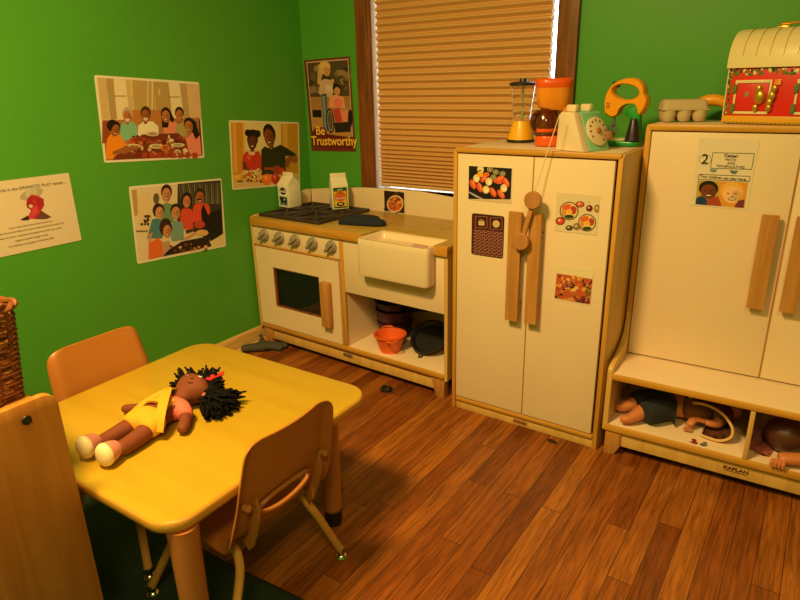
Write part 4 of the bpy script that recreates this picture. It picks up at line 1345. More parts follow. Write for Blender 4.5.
# local: y toward the head, x to the viewer right
V = [(0, -.020, .034, .040, .030), (0, .030, .034, .042, .030), (0, .075, .034, .036, .028), (0, .105, .036, .018, .018),
     (-.028, -.045, .030, .026, .024), (-.034, -.100, .026, .022, .022), (-.038, -.150, .024, .020, .020), (-.040, -.175, .028, .019, .019),
     (.030, -.045, .032, .026, .024), (.034, -.100, .028, .023, .023), (.034, -.150, .026, .021, .021), (.032, -.178, .030, .020, .020),
     (-.048, .070, .030, .018, .018), (-.085, .035, .022, .015, .015), (-.125, .020, .018, .014, .014), (-.142, .016, .017, .012, .010),
     (.046, .066, .030, .019, .019), (.080, .030, .022, .018, .018), (.094, .000, .020, .017, .017), (.098, -.016, .018, .013, .012)]
Ed = [(0, 1), (1, 2), (2, 3), (0, 4), (4, 5), (5, 6), (6, 7), (0, 8), (8, 9), (9, 10), (10, 11), (2, 12), (12, 13), (13, 14), (14, 15), (2, 16), (16, 17), (17, 18), (18, 19)]
# head is grown from the neck
V += [(.0, .124, .044, .040, .034), (.006, .158, .050, .063, .048), (.014, .194, .048, .054, .042)]
Ed += [(3, 20), (20, 21), (21, 22)]
body = skin_mesh('doll_body', V, Ed, M['brown_skin'], dl, 2, 0)
zmin = min(v.co.z for v in body.data.vertices)
body.location.z = max(0, .0005 - zmin)
# face
HX, HY, HZ = .012, .158, .0515
for (x, y) in ((-.008, .158), (.022, .170)):
    mb = MB(); mb.ball((x + .006, y, HZ + .0345), (.0065, .0045, .003), 12, 8); e_ = mb.build('eye', M['paper'], dl)
    mb = MB(); mb.ball((x + .007, y, HZ + .0368), (.0035, .0035, .0018), 10, 6); mb.build('pupil', M['blackplastic'], e_)
    mb = MB(); mb.tube([(x - .002, y + .008, HZ + .033), (x + .006, y + .0105, HZ + .034), (x + .013, y + .008, HZ + .033)], .0012, 6); mb.build('eyebrow', M['yarn'], dl)
mb = MB(); mb.ball((.016, .147, HZ + .037), (.005, .004, .004), 10, 8); mb.build('nose', M['brown_skin'], dl)
mb = MB(); mb.tube(smoothpath([(.008, .134, HZ + .030), (.018, .130, HZ + .031), (.028, .136, HZ + .030)], 4), .0016, 6); mb.build('mouth', plain('dark_red_thread', C8(120, 36, 30), .8), dl)
# hair
rnd = random.Random(11)
def strands(name, n, center, base, tips, r=.0034, par=dl, flatten=.8, droop=0.0):
    mb = MB()
    for _ in range(n):
        b_ = base(); t_ = tips(b_)
        mid = (b_ + t_) / 2 + Vector((rnd.uniform(-.006, .006), rnd.uniform(-.006, .006), rnd.uniform(-.002, .008)))
        t_.z = max(t_.z, .005); mid.z = max(mid.z, .005); b_.z = max(b_.z, .005)
        mb.tube([b_, mid, t_], [r, r, r * .85], 5)
    return mb.build(name, M['yarn'], par, smooth=70)
hc = Vector((.012, .165, .044))
def cap_base():
    while True:
        d = Vector((rnd.gauss(0, 1), rnd.gauss(0, 1), rnd.gauss(0, 1))).normalized()
        if d.y > .12 or d.z < -.25:
            if d.z < .80: return hc + Vector((d.x * .048, d.y * .052, d.z * .036))
mb = MB()
mb.ball((.014, .180, .042), (.062, .052, .041), 24, 16)
hb_ = mb.build('hair_cap', M['yarn'], dl)
for v in hb_.data.vertices:
    # open the face side
    if v.co.z > .060 and v.co.y < .204: v.co.z -= (v.co.z - .060) * .9
strands('short_fringe', 130, hc, lambda: hc + (lambda a: Vector((.054 * cos(a), .050 * sin(a), rnd.uniform(-.01, .026))))(radians(rnd.uniform(20, 178))), lambda b_: b_ + (b_ - hc).normalized() * rnd.uniform(.016, .034) + Vector((0, 0, rnd.uniform(-.004, .010))))
# bunches: left (short) and right (big fan)
strands('left_bunch', 90, hc, lambda: Vector((-.040 + rnd.uniform(-.004, .004), .150 + rnd.uniform(-.008, .022), .034 + rnd.uniform(-.016, .014))), lambda b_: b_ + Vector((-rnd.uniform(.022, .046), rnd.uniform(-.012, .050), rnd.uniform(-.014, .012))))
strands('right_bunch', 380, hc, lambda: Vector((.056 + rnd.uniform(-.010, .012), .160 + rnd.uniform(-.034, .020), .026 + rnd.uniform(-.018, .018))),
        lambda b_: b_ + (lambda a, l: Vector((l * cos(a), l * sin(a), rnd.uniform(-.020, .016))))(radians(rnd.uniform(-52, 46)), rnd.uniform(.045, .092)))
HPK = plain('hot_pink_ribbon', C8(228, 40, 48), .6)
mb = MB()
mb.box(.026, .046, .192, .220, .066, .071, .002, mtx=Matrix.Translation((.0, .0, .0)))
mb.box(-.018, .018, -.010, .010, -.003, .003, .002, mtx=Matrix.Translation((.052, .222, .074)) @ Matrix.Rotation(radians(30), 4, 'Z') @ Matrix.Rotation(radians(-25), 4, 'Y'))
mb.ball((.040, .210, .071), (.009, .008, .007), 12, 8)
mb.build('hair_bow', HPK, dl)
mb = MB(); mb.tube([(.056 + .0 * cos(a), .152 + .018 * cos(a), .032 + .018 * sin(a)) for a in [2 * pi * k / 16 for k in range(16)]], .004, 8, closed=True); mb.build('hair_tie', plain('pink_tie', C8(222, 110, 100), .6), dl)
# clothes
PNK = plain('pink_shirt_cloth', C8(228, 112, 98), .85, bump=.3, bscale=500)
YLW = plain('yellow_gingham_cloth', C8(226, 166, 38), .85, bump=.3, bscale=500)
WHT = plain('white_satin', C8(240, 222, 178), .45)
SHP = plain('pink_shoe_cloth', C8(206, 130, 120), .6)
Vs = [(0, -.004, .036, .044, .034), (0, .035, .036, .047, .035), (0, .074, .036, .042, .033), (0, .094, .037, .028, .026),
      (-.050, .070, .032, .023, .023), (-.070, .050, .027, .021, .020), (.050, .066, .032, .024, .024), (.074, .040, .026, .024, .022)]
sh = skin_mesh('shirt', Vs, [(0, 1), (1, 2), (2, 3), (2, 4), (4, 5), (2, 6), (6, 7)], PNK, dl, 2, 0)
Vo = [(0, -.020, .037, .048, .037), (0, .012, .037, .047, .037), (-.030, -.050, .033, .032, .029), (-.032, -.078, .030, .031, .029), (.032, -.050, .035, .032, .030), (.035, -.080, .032, .031, .030)]
sk_ = skin_mesh('yellow_shorts', Vo, [(1, 0), (0, 2), (2, 3), (0, 4), (4, 5)], YLW, dl, 2, 0)
mb = MB()   # bib and loose straps
bib = []
for i in range(7):
    y = .008 + i * .008; hw = .040 - i * .0018
    bib.append([(hw * s_, y, .074 - .012 * s_ * s_ + .0015 * sin(i * 2 + s_ * 4)) for s_ in [k / 5 - 1 for k in range(11)]])
t_ = bmesh.new()
top_r = [[t_.verts.new(p) for p in r_] for r_ in bib]; bot_r = [[t_.verts.new((p[0], p[1], p[2] - .004)) for p in r_] for r_ in bib]
for A_, fl in ((top_r, 0), (bot_r, 1)):
    for a, b_ in zip(A_, A_[1:]):
        for k in range(10): t_.faces.new((a[k], a[k + 1], b_[k + 1], b_[k]) if not fl else (a[k], b_[k], b_[k + 1], a[k + 1]))
bmesh.ops.recalc_face_normals(t_, faces=t_.faces)
mb.add(t_)
mb.build('overall_bib', YLW, sk_, smooth=60)
def strap(pts, w_, name='loose_strap'):
    P_ = smoothpath(pts, 6); rings = []
    for i, q in enumerate(P_):
        d = (P_[min(i + 1, len(P_) - 1)] - P_[max(i - 1, 0)]).normalized()
        sd = d.cross(Vector((0, 0, 1))).normalized() * w_
        rings.append([q + sd + Vector((0, 0, .0018)), q - sd + Vector((0, 0, .0018)), q - sd - Vector((0, 0, .0018)), q + sd - Vector((0, 0, .0018))])
    MB().loft(rings).build(name, YLW, sk_, smooth=50)
strap([(-.022, .105, .066), (-.012, .075, .078), (.012, .040, .082), (.034, .005, .078), (.056, -.035, .062), (.064, -.058, .030)], .013, 'cross_strap')
strap([(-.022, .100, .068), (-.044, .065, .060), (-.066, .022, .044), (-.080, -.018, .022), (-.086, -.040, .006)], .010)
# shoes, soles facing the near table corner
for (x, y, z) in ((-.042, -.186, .0), (.030, -.190, .0)):
    mb = MB()
    mb.loft([[(x + rx * cos(a), y + dy, .034 + rz * sin(a)) for a in [2 * pi * k / 24 for k in range(24)]] for dy, rx, rz in ((.020, .018, .019), (.006, .022, .025), (-.008, .024, .028), (-.014, .024, .028))])
    s1 = mb.build('shoe', SHP, dl, smooth=60)
    mb = MB()
    mb.loft([[(x + rx * cos(a), y + dy, .034 + rz * sin(a)) for a in [2 * pi * k / 24 for k in range(24)]] for dy, rx, rz in ((-.0141, .025, .029), (-.020, .026, .0305), (-.030, .023, .027), (-.037, .014, .016), (-.038, .004, .005))])
    mb.build('satin_sole', WHT, s1, smooth=60)

# ================================================================ POSTERS ON THE WALLS
def wall_poster(name, label, cat, W, H, y, z, tilt, r=.008):
    return sheet(name, label, cat, W, H, (.0012, y, z), (0, radians(tilt), pi / 2), M['paper'], r)
SK1, SK2, SK3 = (190, 116, 74), (160, 92, 56), (222, 160, 118)
BLK = (28, 20, 20)
# A: family at a dinner table
t = wall_poster('family_dinner_poster', 'laminated photo poster of six people round a dinner table, highest on left wall', 'poster', .462, .312, -1.131, .975, 3.7)
p = Pic(.462, .312, [(52, 75), (585, 110), (615, 492), (112, 518)], 21)
p.inner(.008, (226, 204, 170))
for (x0, x1, c) in ((70, 112, (206, 176, 130)), (112, 150, (178, 150, 106)), (150, 212, (232, 214, 184)), (212, 240, (206, 180, 136)), (240, 350, (190, 158, 104)), (350, 430, (182, 152, 100)), (430, 486, (234, 216, 188)), (486, 520, (186, 158, 116)), (520, 588, (220, 184, 150))):
    p.poly([(x0, 88 + (x0 - 60) * .065), (x1, 88 + (x1 - 60) * .065), (x1 + 22, 300), (x0 + 26, 300)], c)
p.rect(238, 100, 246, 180, (222, 196, 150)); p.rect(322, 105, 330, 250, (214, 196, 160)); p.rect(345, 105, 352, 250, (226, 206, 170))
p.ell(248, 160, 5, 18, (226, 190, 110)); p.ell(384, 160, 5, 18, (226, 190, 110))
p.rect(155, 180, 215, 184, (120, 96, 70)); p.rect(430, 184, 490, 188, (120, 96, 70))
p.poly([(100, 305), (590, 290), (606, 482), (120, 505)], (170, 118, 76)); p.rect(245, 252, 400, 330, (186, 122, 66)); p.rect(98, 305, 140, 420, (150, 70, 40)); p.poly([(585, 300), (592, 300), (606, 470), (590, 470)], (96, 40, 30))
# back row
for (hx, hy, rx, ry, sk_c, hr, shc, sx_, sy_, bw) in ((224, 282, 23, 36, SK1, (190, 170, 150), (130, 190, 160), 232, 345, 44), (316, 278, 23, 36, (160, 90, 56), (60, 44, 40), (236, 226, 206), 330, 345, 54), (418, 280, 22, 34, SK1, BLK, (226, 138, 110), 448, 345, 42), (486, 275, 20, 32, SK1, BLK, (170, 160, 110), 496, 350, 30)):
    p.poly([(sx_ - bw, sy_ + 60), (sx_ - bw * .95, sy_ - 14), (sx_ - bw * .4, sy_ - 36), (sx_ + bw * .4, sy_ - 36), (sx_ + bw * .95, sy_ - 10), (sx_ + bw, sy_ + 60)], shc)
    p.rect(hx - 8, hy + 22, hx + 8, hy + 44, tuple(int(c * .8) for c in sk_c))
    if hx == 418: p.poly([(394, 262), (412, 244), (440, 256), (462, 300), (452, 316), (436, 300), (430, 340), (400, 340)], BLK)
    p.face(hx, hy, rx, ry, sk_c, hr, a=-6)
    if hx in (224, 316): p.ell(hx, hy + 20, 12, 8, (220, 210, 196), 0, 10)
p.poly([(118, 500), (122, 400), (140, 375), (180, 370), (225, 430), (200, 500)], (238, 140, 30)); p.ell(148, 330, 28, 30, BLK); p.face(164, 352, 22, 34, SK2, BLK, a=14)
p.poly([(510, 470), (520, 400), (555, 362), (590, 380), (600, 478)], (236, 140, 120)); p.poly([(516, 300), (540, 288), (570, 310), (588, 380), (570, 400), (556, 370)], BLK); p.face(534, 332, 22, 34, SK1, BLK, a=-10)
p.poly([(205, 440), (300, 375), (480, 368), (520, 400), (540, 484), (150, 502)], (120, 50, 34))
p.scatter((230, 385, 520, 470), 60, (5, 16), [(160, 70, 44), (90, 36, 30), (190, 120, 80), (210, 180, 140), (226, 210, 180), (196, 90, 50), (70, 34, 30)], .45)
for (x, y, rx, ry, c) in ((255, 434, 36, 12, (226, 208, 176)), (370, 434, 38, 12, (226, 206, 160)), (478, 428, 36, 10, (226, 208, 180)), (280, 400, 44, 12, (176, 70, 40)), (350, 372, 34, 12, (214, 190, 170)), (415, 442, 24, 16, (222, 120, 50)), (478, 466, 18, 16, (214, 196, 170))): p.ell(x, y, rx, ry, c); p.ell(x, y, rx * .6, ry * .6, tuple(int(q * .75) for q in c))
for x in (150, 175, 200): p.poly([(x, 462), (x + 80, 430), (x + 82, 444), (x + 4, 478)], SK2)
for x in range(300, 560, 36): p.poly([(x, 466), (x + 24, 466), (x + 26, 490), (x, 492)], (176, 66, 34))
p.build(t)
# B: father and daughter with fruit
t = wall_poster('fruit_salad_poster', 'laminated photo poster of man and girl with fruit, nearest the room corner', 'poster', .452, .310, -.536, .786, 4.6)
p = Pic(.452, .310, [(30, 32), (553, 40), (575, 500), (64, 552)], 22)
p.inner(.008, (228, 196, 130))
p.poly([(45, 50), (135, 50), (150, 400), (70, 520)], (214, 146, 44)); p.poly([(60, 50), (80, 50), (100, 420), (76, 420)], (232, 176, 80))
p.poly([(150, 52), (420, 54), (420, 250), (160, 250)], (232, 214, 160)); p.poly([(420, 54), (545, 52), (560, 420), (430, 420)], (206, 150, 50)); p.poly([(432, 54), (468, 54), (480, 380), (446, 380)], (226, 176, 80))
p.poly([(66, 440), (568, 420), (566, 492), (72, 540)], (222, 190, 140))
p.ell(172, 124, 22, 26, BLK); p.ell(248, 130, 22, 28, BLK); p.ell(210, 132, 44, 34, BLK); p.face(209, 190, 36, 58, (104, 56, 44), BLK)
p.rect(196, 236, 222, 268, (96, 50, 40))
p.poly([(134, 400), (140, 290), (165, 262), (210, 272), (255, 258), (276, 290), (282, 400)], (206, 58, 46)); p.ell(205, 276, 26, 14, (240, 200, 180)); p.poly([(134, 340), (160, 340), (180, 395), (150, 402)], (110, 56, 40)); p.ell(185, 305, 14, 26, (230, 100, 60))
p.poly([(282, 440), (276, 250), (300, 222), (350, 240), (420, 208), (455, 225), (530, 270), (552, 310), (540, 340), (500, 330), (490, 290), (458, 290), (466, 420)], (44, 46, 30))
for k in range(7): p.poly([(300 + k * 22, 250), (304 + k * 22, 248), (312 + k * 22, 395), (306 + k * 22, 395)], (66, 64, 44))
p.poly([(490, 290), (545, 290), (552, 320), (530, 342), (500, 330), (480, 380), (455, 372), (462, 310)], (150, 84, 44)); p.ell(530, 315, 22, 26, (160, 92, 50))
p.rect(335, 190, 368, 236, (120, 62, 36)); p.face(334, 150, 40, 76, (140, 76, 42), BLK, a=-14)
p.scatter((170, 398, 282, 488), 50, (7, 15), [(236, 190, 70), (240, 210, 120), (226, 140, 50), (214, 90, 40), (110, 60, 40), (238, 226, 170)])
p.ell(105, 460, 36, 28, (236, 170, 50)); p.ell(98, 455, 20, 14, (244, 196, 90)); p.ell(85, 430, 12, 14, (206, 160, 40)); p.ell(150, 450, 18, 16, (200, 130, 50))
p.ell(395, 392, 34, 30, (150, 60, 40)); p.ell(434, 404, 26, 26, (206, 60, 44)); p.ell(322, 468, 40, 42, (240, 120, 30)); p.ell(312, 455, 16, 14, (250, 160, 70)); p.ell(386, 460, 32, 42, (190, 52, 40)); p.ell(380, 448, 10, 12, (226, 110, 80))
p.rect(300, 378, 372, 396, (170, 70, 40)); p.ell(120, 485, 26, 6, (90, 90, 40))
p.build(t)
# C: family at the grill
t = wall_poster('family_cookout_poster', 'laminated photo poster of seven people cooking together, lowest on left wall', 'poster', .458, .312, -1.067, .563, 3.5)
p = Pic(.458, .312, [(18, 72), (605, 30), (636, 452), (82, 560)], 23)
p.inner(.008, (224, 206, 180))
p.poly([(35, 95), (70, 95), (80, 250), (60, 265)], (190, 150, 90)); p.poly([(75, 120), (160, 110), (170, 350), (90, 350)], (226, 200, 160))
p.poly([(330, 60), (600, 42), (618, 380), (540, 420), (330, 300)], (56, 52, 40))
for k in range(22):
    x = 335 + k * 12; p.poly([(x, 60), (x + 5, 60), (x + 30 - k, 190), (x + 22 - k, 190)], [(110, 100, 80), (84, 84, 60), (140, 130, 110)][k % 3])
p.ell(195, 150, 20, 34, (110, 90, 70)); p.rect(70, 350, 145, 360, (130, 100, 70)); p.scatter((88, 280, 150, 312), 8, (6, 12), [(40, 30, 26)]); p.ell(140, 262, 22, 10, (80, 70, 40))
p.poly([(530, 250), (600, 220), (616, 370), (540, 420)], (26, 24, 28)); p.poly([(530, 430), (620, 372), (630, 440), (540, 460)], (226, 206, 160))
# figures back to front
p.poly([(225, 300), (228, 190), (262, 178), (302, 190), (310, 300)], (110, 150, 110)); p.face(259, 124, 31, 50, (206, 138, 92), (48, 30, 26))
p.poly([(345, 345), (352, 225), (385, 208), (425, 225), (432, 345)], (220, 78, 56)); p.ell(388, 165, 36, 52, BLK); p.face(388, 168, 26, 42, (200, 128, 84), BLK)
p.poly([(424, 300), (430, 200), (470, 176), (530, 196), (536, 240), (500, 300)], (226, 80, 56)); p.face(470, 145, 30, 44, (176, 100, 60), (50, 36, 32)); p.ell(466, 160, 16, 7, (50, 34, 30))
p.poly([(478, 230), (492, 190), (512, 230), (540, 300), (530, 400), (490, 370)], (24, 22, 26)); p.ell(470, 316, 34, 24, (196, 70, 56))
p.poly([(140, 400), (170, 280), (210, 275), (246, 300), (236, 400)], (76, 130, 150)); p.ell(208, 225, 36, 46, (60, 34, 28)); p.face(216, 236, 28, 42, (214, 148, 106), (60, 34, 28))
p.poly([(150, 375), (175, 360), (160, 430), (150, 430)], (206, 140, 96))
p.poly([(290, 400), (298, 300), (320, 288), (366, 306), (372, 410), (300, 420)], (122, 160, 156)); p.face(320, 238, 31, 44, (206, 140, 96), (44, 28, 24))
p.ell(256, 330, 40, 56, (56, 32, 28)); p.face(266, 352, 28, 44, (206, 132, 90), (56, 32, 28)); p.poly([(150, 430), (210, 395), (236, 420), (240, 510), (150, 530)], (226, 110, 56)); p.poly([(236, 425), (280, 415), (300, 470), (240, 500)], (190, 150, 130))
p.poly([(280, 470), (360, 420), (520, 390), (545, 450), (350, 490), (240, 512)], (40, 30, 30))
p.scatter((285, 425, 520, 480), 26, (6, 13), [(196, 130, 80), (120, 60, 44), (214, 170, 110), (90, 50, 40)], .4); p.ell(485, 368, 40, 20, (222, 180, 110)); p.poly([(370, 400), (440, 362), (446, 374), (378, 412)], (214, 150, 110)); p.poly([(380, 350), (450, 340), (450, 352), (386, 372)], (70, 50, 44))
p.build(t)
# D: dramatic play sign
t = wall_poster('dramatic_play_sign', 'white paper sign about dramatic play with red costumed figure at left edge', 'sign', .33, .248, -1.603, .709, .2, .002)
CRD = [(-208, 165), (288, 102), (345, 383), (-150, 496)]
p = Pic(.33, .248, CRD, 24)
p.inner(0, (226, 206, 184))
# figure: costumed person in a wide hat and long red dress
p.ell(106, 194, 60, 22, (180, 170, 150), -18); p.ell(106, 188, 30, 18, (200, 190, 170), -18); p.ell(116, 206, 20, 14, (214, 156, 120))
p.poly([(84, 222), (104, 196), (140, 200), (166, 214), (160, 250), (150, 262), (170, 296), (78, 300), (100, 262), (80, 250)], (186, 44, 56)); p.ell(96, 228, 16, 26, (170, 40, 50), 20); p.ell(148, 226, 16, 24, (170, 40, 50), -30)
p.poly([(110, 250), (126, 240), (138, 270), (96, 300), (84, 298)], (214, 70, 80)); p.poly([(44, 304), (84, 284), (90, 304), (60, 308)], (60, 44, 44)); p.poly([(120, 300), (150, 262), (200, 288), (170, 298)], (110, 66, 60)); p.ell(100, 244, 10, 7, (214, 200, 180)); p.ell(118, 222, 5, 6, (220, 60, 60))
p.build(t)
pd = Pic(.33, .248, CRD); md = pd.map; pd.bm.free()
def tw(s_, x, y, size, al='CENTER', off=0.0, sx=1.0):
    q = md(x, y)
    text_mesh(s_, size, M['blackplastic'], parent=t, loc=(q[0], -.0014, q[1]), ext=.00002, offset=off, align=al, sx=sx)
tw('While in the DRAMATIC PLAY center...', 272, 140, .0145, 'RIGHT')
tw('I learn more about the world around me', 95, 324, .0088); tw('I experiment with roles and communicate with those around me', 95, 342, .0088)
tw('I learn to share, cooperate and experiment with new words', 95, 362, .0088); tw('I express myself through words', 95, 382, .0088); tw('I am building my language and thinking skills', 95, 402, .0088)
# Be Trustworthy
t = sheet('trustworthy_poster', 'tall brown bordered poster reading Be Trustworthy between corner and window', 'poster', .292, .440, (.022, -.0012, .912), (0, radians(-1.5), 0), plain('brown_poster_paper', C8(110, 40, 36), .4), .002)
CRT = [(22, 52), (300, 20), (335, 590), (62, 600)]
p = Pic(.292, .440, CRT, 25)
p.inner(.0, (112, 44, 40))
p.poly([(36, 62), (292, 34), (318, 500), (70, 500)], (206, 170, 160)); p.poly([(42, 68), (288, 42), (312, 500), (76, 500)], (84, 66, 50))
p.scatter((60, 90, 290, 230), 40, (10, 26), [(66, 52, 40), (110, 84, 60), (130, 100, 70), (54, 48, 36), (150, 120, 90)]); p.poly([(60, 270), (300, 255), (306, 350), (66, 370)], (170, 120, 70)); p.poly([(64, 350), (305, 330), (312, 500), (72, 500)], (186, 134, 80))
p.poly([(70, 348), (126, 346), (128, 392), (72, 392)], (24, 20, 20))
p.poly([(102, 190), (108, 80), (135, 52), (150, 90), (130, 150), (122, 195)], (206, 160, 100)); p.ell(196, 170, 10, 14, (214, 150, 110)); p.poly([(110, 245), (122, 172), (150, 158), (192, 165), (208, 225), (186, 268), (130, 262)], (206, 166, 148)); p.poly([(150, 190), (200, 200), (206, 225), (160, 240)], (222, 186, 170)); p.ell(150, 92, 33, 40, (216, 172, 108)); p.ell(162, 112, 21, 30, (212, 146, 104)); p.ell(156, 106, 4, 2.5, (90, 50, 36), 0, 8); p.ell(171, 106, 4, 2.5, (90, 50, 36), 0, 8); p.ell(164, 126, 7, 2.5, (150, 70, 60), 0, 8); p.poly([(128, 60), (180, 66), (184, 92), (150, 84), (132, 110)], (224, 182, 118)); p.poly([(128, 252), (160, 250), (158, 300), (134, 296)], (34, 34, 44))
p.poly([(128, 250), (158, 246), (165, 470), (140, 480)], (56, 70, 100)); p.poly([(132, 260), (150, 260), (160, 480), (146, 480)], (120, 140, 160))
p.ell(222, 212, 26, 30, BLK); p.ell(224, 228, 19, 24, (206, 140, 104)); p.poly([(172, 330), (178, 260), (215, 250), (262, 262), (274, 330)], (230, 150, 120)); p.ell(228, 300, 28, 28, (236, 120, 110))
p.poly([(196, 340), (236, 330), (252, 410), (215, 420)], (196, 60, 56)); p.poly([(245, 345), (280, 340), (300, 400), (262, 414)], (236, 130, 120))
p.ell(180, 410, 26, 76, (30, 26, 30), -4); p.ell(180, 410, 19, 66, (140, 120, 110), -4); p.ell(180, 410, 12, 52, (60, 48, 44), -4); p.ell(302, 390, 14, 56, (30, 26, 30)); p.poly([(205, 420), (300, 410), (306, 470), (210, 480)], (40, 30, 34))
for a in range(6): p.poly([(178, 410), (180, 410), (180 + 20 * cos(a), 410 + 66 * sin(a)), (178 + 20 * cos(a), 410 + 66 * sin(a))], (160, 140, 130))
p.poly([(64, 490), (90, 450), (150, 452), (160, 490), (334, 508), (335, 592), (300, 575), (70, 568)], (100, 30, 30))
p.build(t)
pd = Pic(.292, .440, CRT); md = pd.map; pd.bm.free()
LET = plain('yellow_lettering', C8(246, 190, 70), .4); LETB = plain('dark_lettering_shadow', C8(60, 16, 16), .4)
for (dx, dz, mt_, e) in ((.002, -.002, LETB, 0), (0, 0, LET, .0002)):
    q = md(118, 474); text_mesh('Be', .060, mt_, parent=t, loc=(q[0] + dx, -.0018 - e, q[1] + dz), ext=.00004, offset=.0012)
    q = md(200, 533); text_mesh('Trustworthy', .063, mt_, parent=t, loc=(q[0] + dx, -.0018 - e, q[1] + dz), ext=.00004, offset=.0014, sx=.92)

# ================================================================ DOLLS ON THE CUPBOARD SHELF
DEN = plain('dark_denim', C8(34, 36, 48), .9, bump=.5, bscale=300)
BRN = plain('brown_print_cloth', C8(120, 70, 44), .85, vary=.3, bump=.3, bscale=200)
CRB = plain('cream_binding', C8(226, 180, 120), .7)
PKC = plain('pink_flower_cloth', C8(206, 120, 116), .8, vary=.5)
ZS = .1145
def kchild(name, label, cat, u, v, rz=0):
    return thing(name, label, cat, kplace(u, v, ZS), KR + rz)
d1 = kchild('vinyl_doll', 'vinyl doll in dark blue trousers lying on cupboard shelf with feet at left', 'doll', .152, -.078)
d1.scale = (1.05, 1.08, 1.05)
V = [(.075, .03, .052, .045, .040), (.020, .012, .050, .036, .034), (-.035, -.040, .040, .028, .026), (-.062, -.082, .026, .020, .018), (-.080, -.098, .022, .018, .016), (-.094, -.094, .024, .014, .014),
     (.0, .045, .050, .034, .032), (-.060, .012, .042, .026, .024), (-.098, -.022, .028, .019, .018), (-.114, -.036, .026, .018, .016), (-.124, -.030, .030, .013, .013),
     (.135, .045, .055, .046, .040), (.170, .060, .055, .026, .026), (.215, .085, .062, .048, .048)]
Ed = [(0, 1), (1, 2), (2, 3), (3, 4), (4, 5), (0, 6), (6, 7), (7, 8), (8, 9), (9, 10), (0, 11), (11, 12), (12, 13)]
b_ = skin_mesh('doll_body', V, Ed, M['vinyl_skin'], d1, 2, 0)
b_.location.z = max(0, .0008 - min(v.co.z for v in b_.data.vertices))
Vt = [(.085, .03, .054, .052, .046), (.030, .004, .052, .046, .044), (-.015, -.045, .044, .044, .040), (-.034, -.066, .042, .045, .040), (.0, .048, .054, .042, .040), (-.062, .010, .046, .036, .035), (-.078, -.004, .044, .036, .034)]
tr = skin_mesh('dark_trousers', Vt, [(0, 1), (1, 2), (2, 3), (0, 4), (4, 5), (5, 6)], DEN, d1, 2, 0)
shr_ = skin_mesh('brown_shirt', [(.055, .022, .054, .050, .044), (.115, .038, .056, .056, .048), (.165, .056, .057, .046, .042)], [(0, 1), (1, 2)], BRN, d1, 2, 0)
shr_.location.z = max(0, .001 - min(v.co.z for v in shr_.data.vertices))
tr.location.z = max(0, .001 - min(v.co.z for v in tr.data.vertices))
d2 = kchild('baby_doll', 'baby doll wrapped in brown blanket with cream edging on the cupboard shelf', 'doll', .322, -.030)
V = [(.0, .035, .055, .040, .036), (-.030, -.010, .050, .022, .020), (-.052, -.052, .034, .017, .016), (-.064, -.082, .018, .013, .011), (.030, -.020, .046, .024, .022), (.015, -.058, .036, .018, .017), (-.008, -.070, .040, .014, .012), (-.022, -.066, .046, .010, .008),
     (.045, .04, .056, .030, .030), (.080, .055, .062, .042, .042)]
b_ = skin_mesh('doll_body', V, [(0, 1), (1, 2), (2, 3), (0, 4), (4, 5), (5, 6), (6, 7), (0, 8), (8, 9)], M['vinyl_skin'], d2, 2, 0)
b_.location.z = max(0, .0008 - min(v.co.z for v in b_.data.vertices))
for (x, y, z) in ((-.064, -.092, .014), (-.030, -.078, .050)):
    for k in range(4):
        MB().tube([(x - .008 + k * .006, y + .008, z), (x - .010 + k * .0065, y - .004, z - .002), (x - .010 + k * .0065, y - .007, z - .005)], [.0032, .003, .0026], 8).build('toe' if z > .03 else 'finger', M['vinyl_skin'], d2)
# blanket: an open cone of cloth
def blanket():
    rings = []
    for (f, dx) in ((0, 0), (.5, .0), (1, 0)):
        pass
    outl = smoothpath([(-.075, -.030, .075), (-.050, -.058, .098), (-.010, -.070, .102), (.030, -.088, .094), (.062, -.100, .062), (.064, -.108, .030), (.035, -.112, .010), (-.010, -.106, .008), (-.022, -.098, .010)], 5)
    inn = [Vector((v.x * .7 + .01, v.y * .2 + .06, min(.10, v.z * .85 + .012))) for v in outl]
    mid = [(a * .55 + b_ * .45) + Vector((0, 0, .004 * (1 if i % 2 else -1))) for i, (a, b_) in enumerate(zip(outl, inn))]
    t_ = bmesh.new()
    A_ = [[t_.verts.new(p) for p in r_] for r_ in (outl, mid, inn)]
    for a, b_ in zip(A_, A_[1:]):
        for k in range(len(a) - 1): t_.faces.new((a[k], a[k + 1], b_[k + 1], b_[k]))
    bmesh.ops.solidify(t_, geom=t_.faces[:], thickness=.004)
    bmesh.ops.recalc_face_normals(t_, faces=t_.faces)
    return t_, outl
tt, outl = blanket()
bl_ = MB().add(tt).build('blanket', BRN, d2, smooth=60)
MB().tube(outl, .0045, 8).build('cream_edging', CRB, bl_)
mb = MB(); mb.tube(smoothpath([(-.085, -.020, .085), (-.060, -.045, .118), (-.035, -.040, .132), (-.030, -.020, .140)], 5), .004, 8); mb.build('cream_edging', CRB, bl_)
d3 = kchild('vinyl_doll', 'vinyl doll with dark brown head and outstretched hand in right shelf compartment', 'doll', .532, -.060)
V = [(.09, .03, .05, .042, .038), (.040, .0, .045, .022, .022), (.030, -.055, .034, .019, .018), (.010, -.092, .026, .016, .015), (-.012, -.112, .022, .014, .012), (-.020, -.124, .020, .012, .010), (.15, .05, .05, .04, .036)]
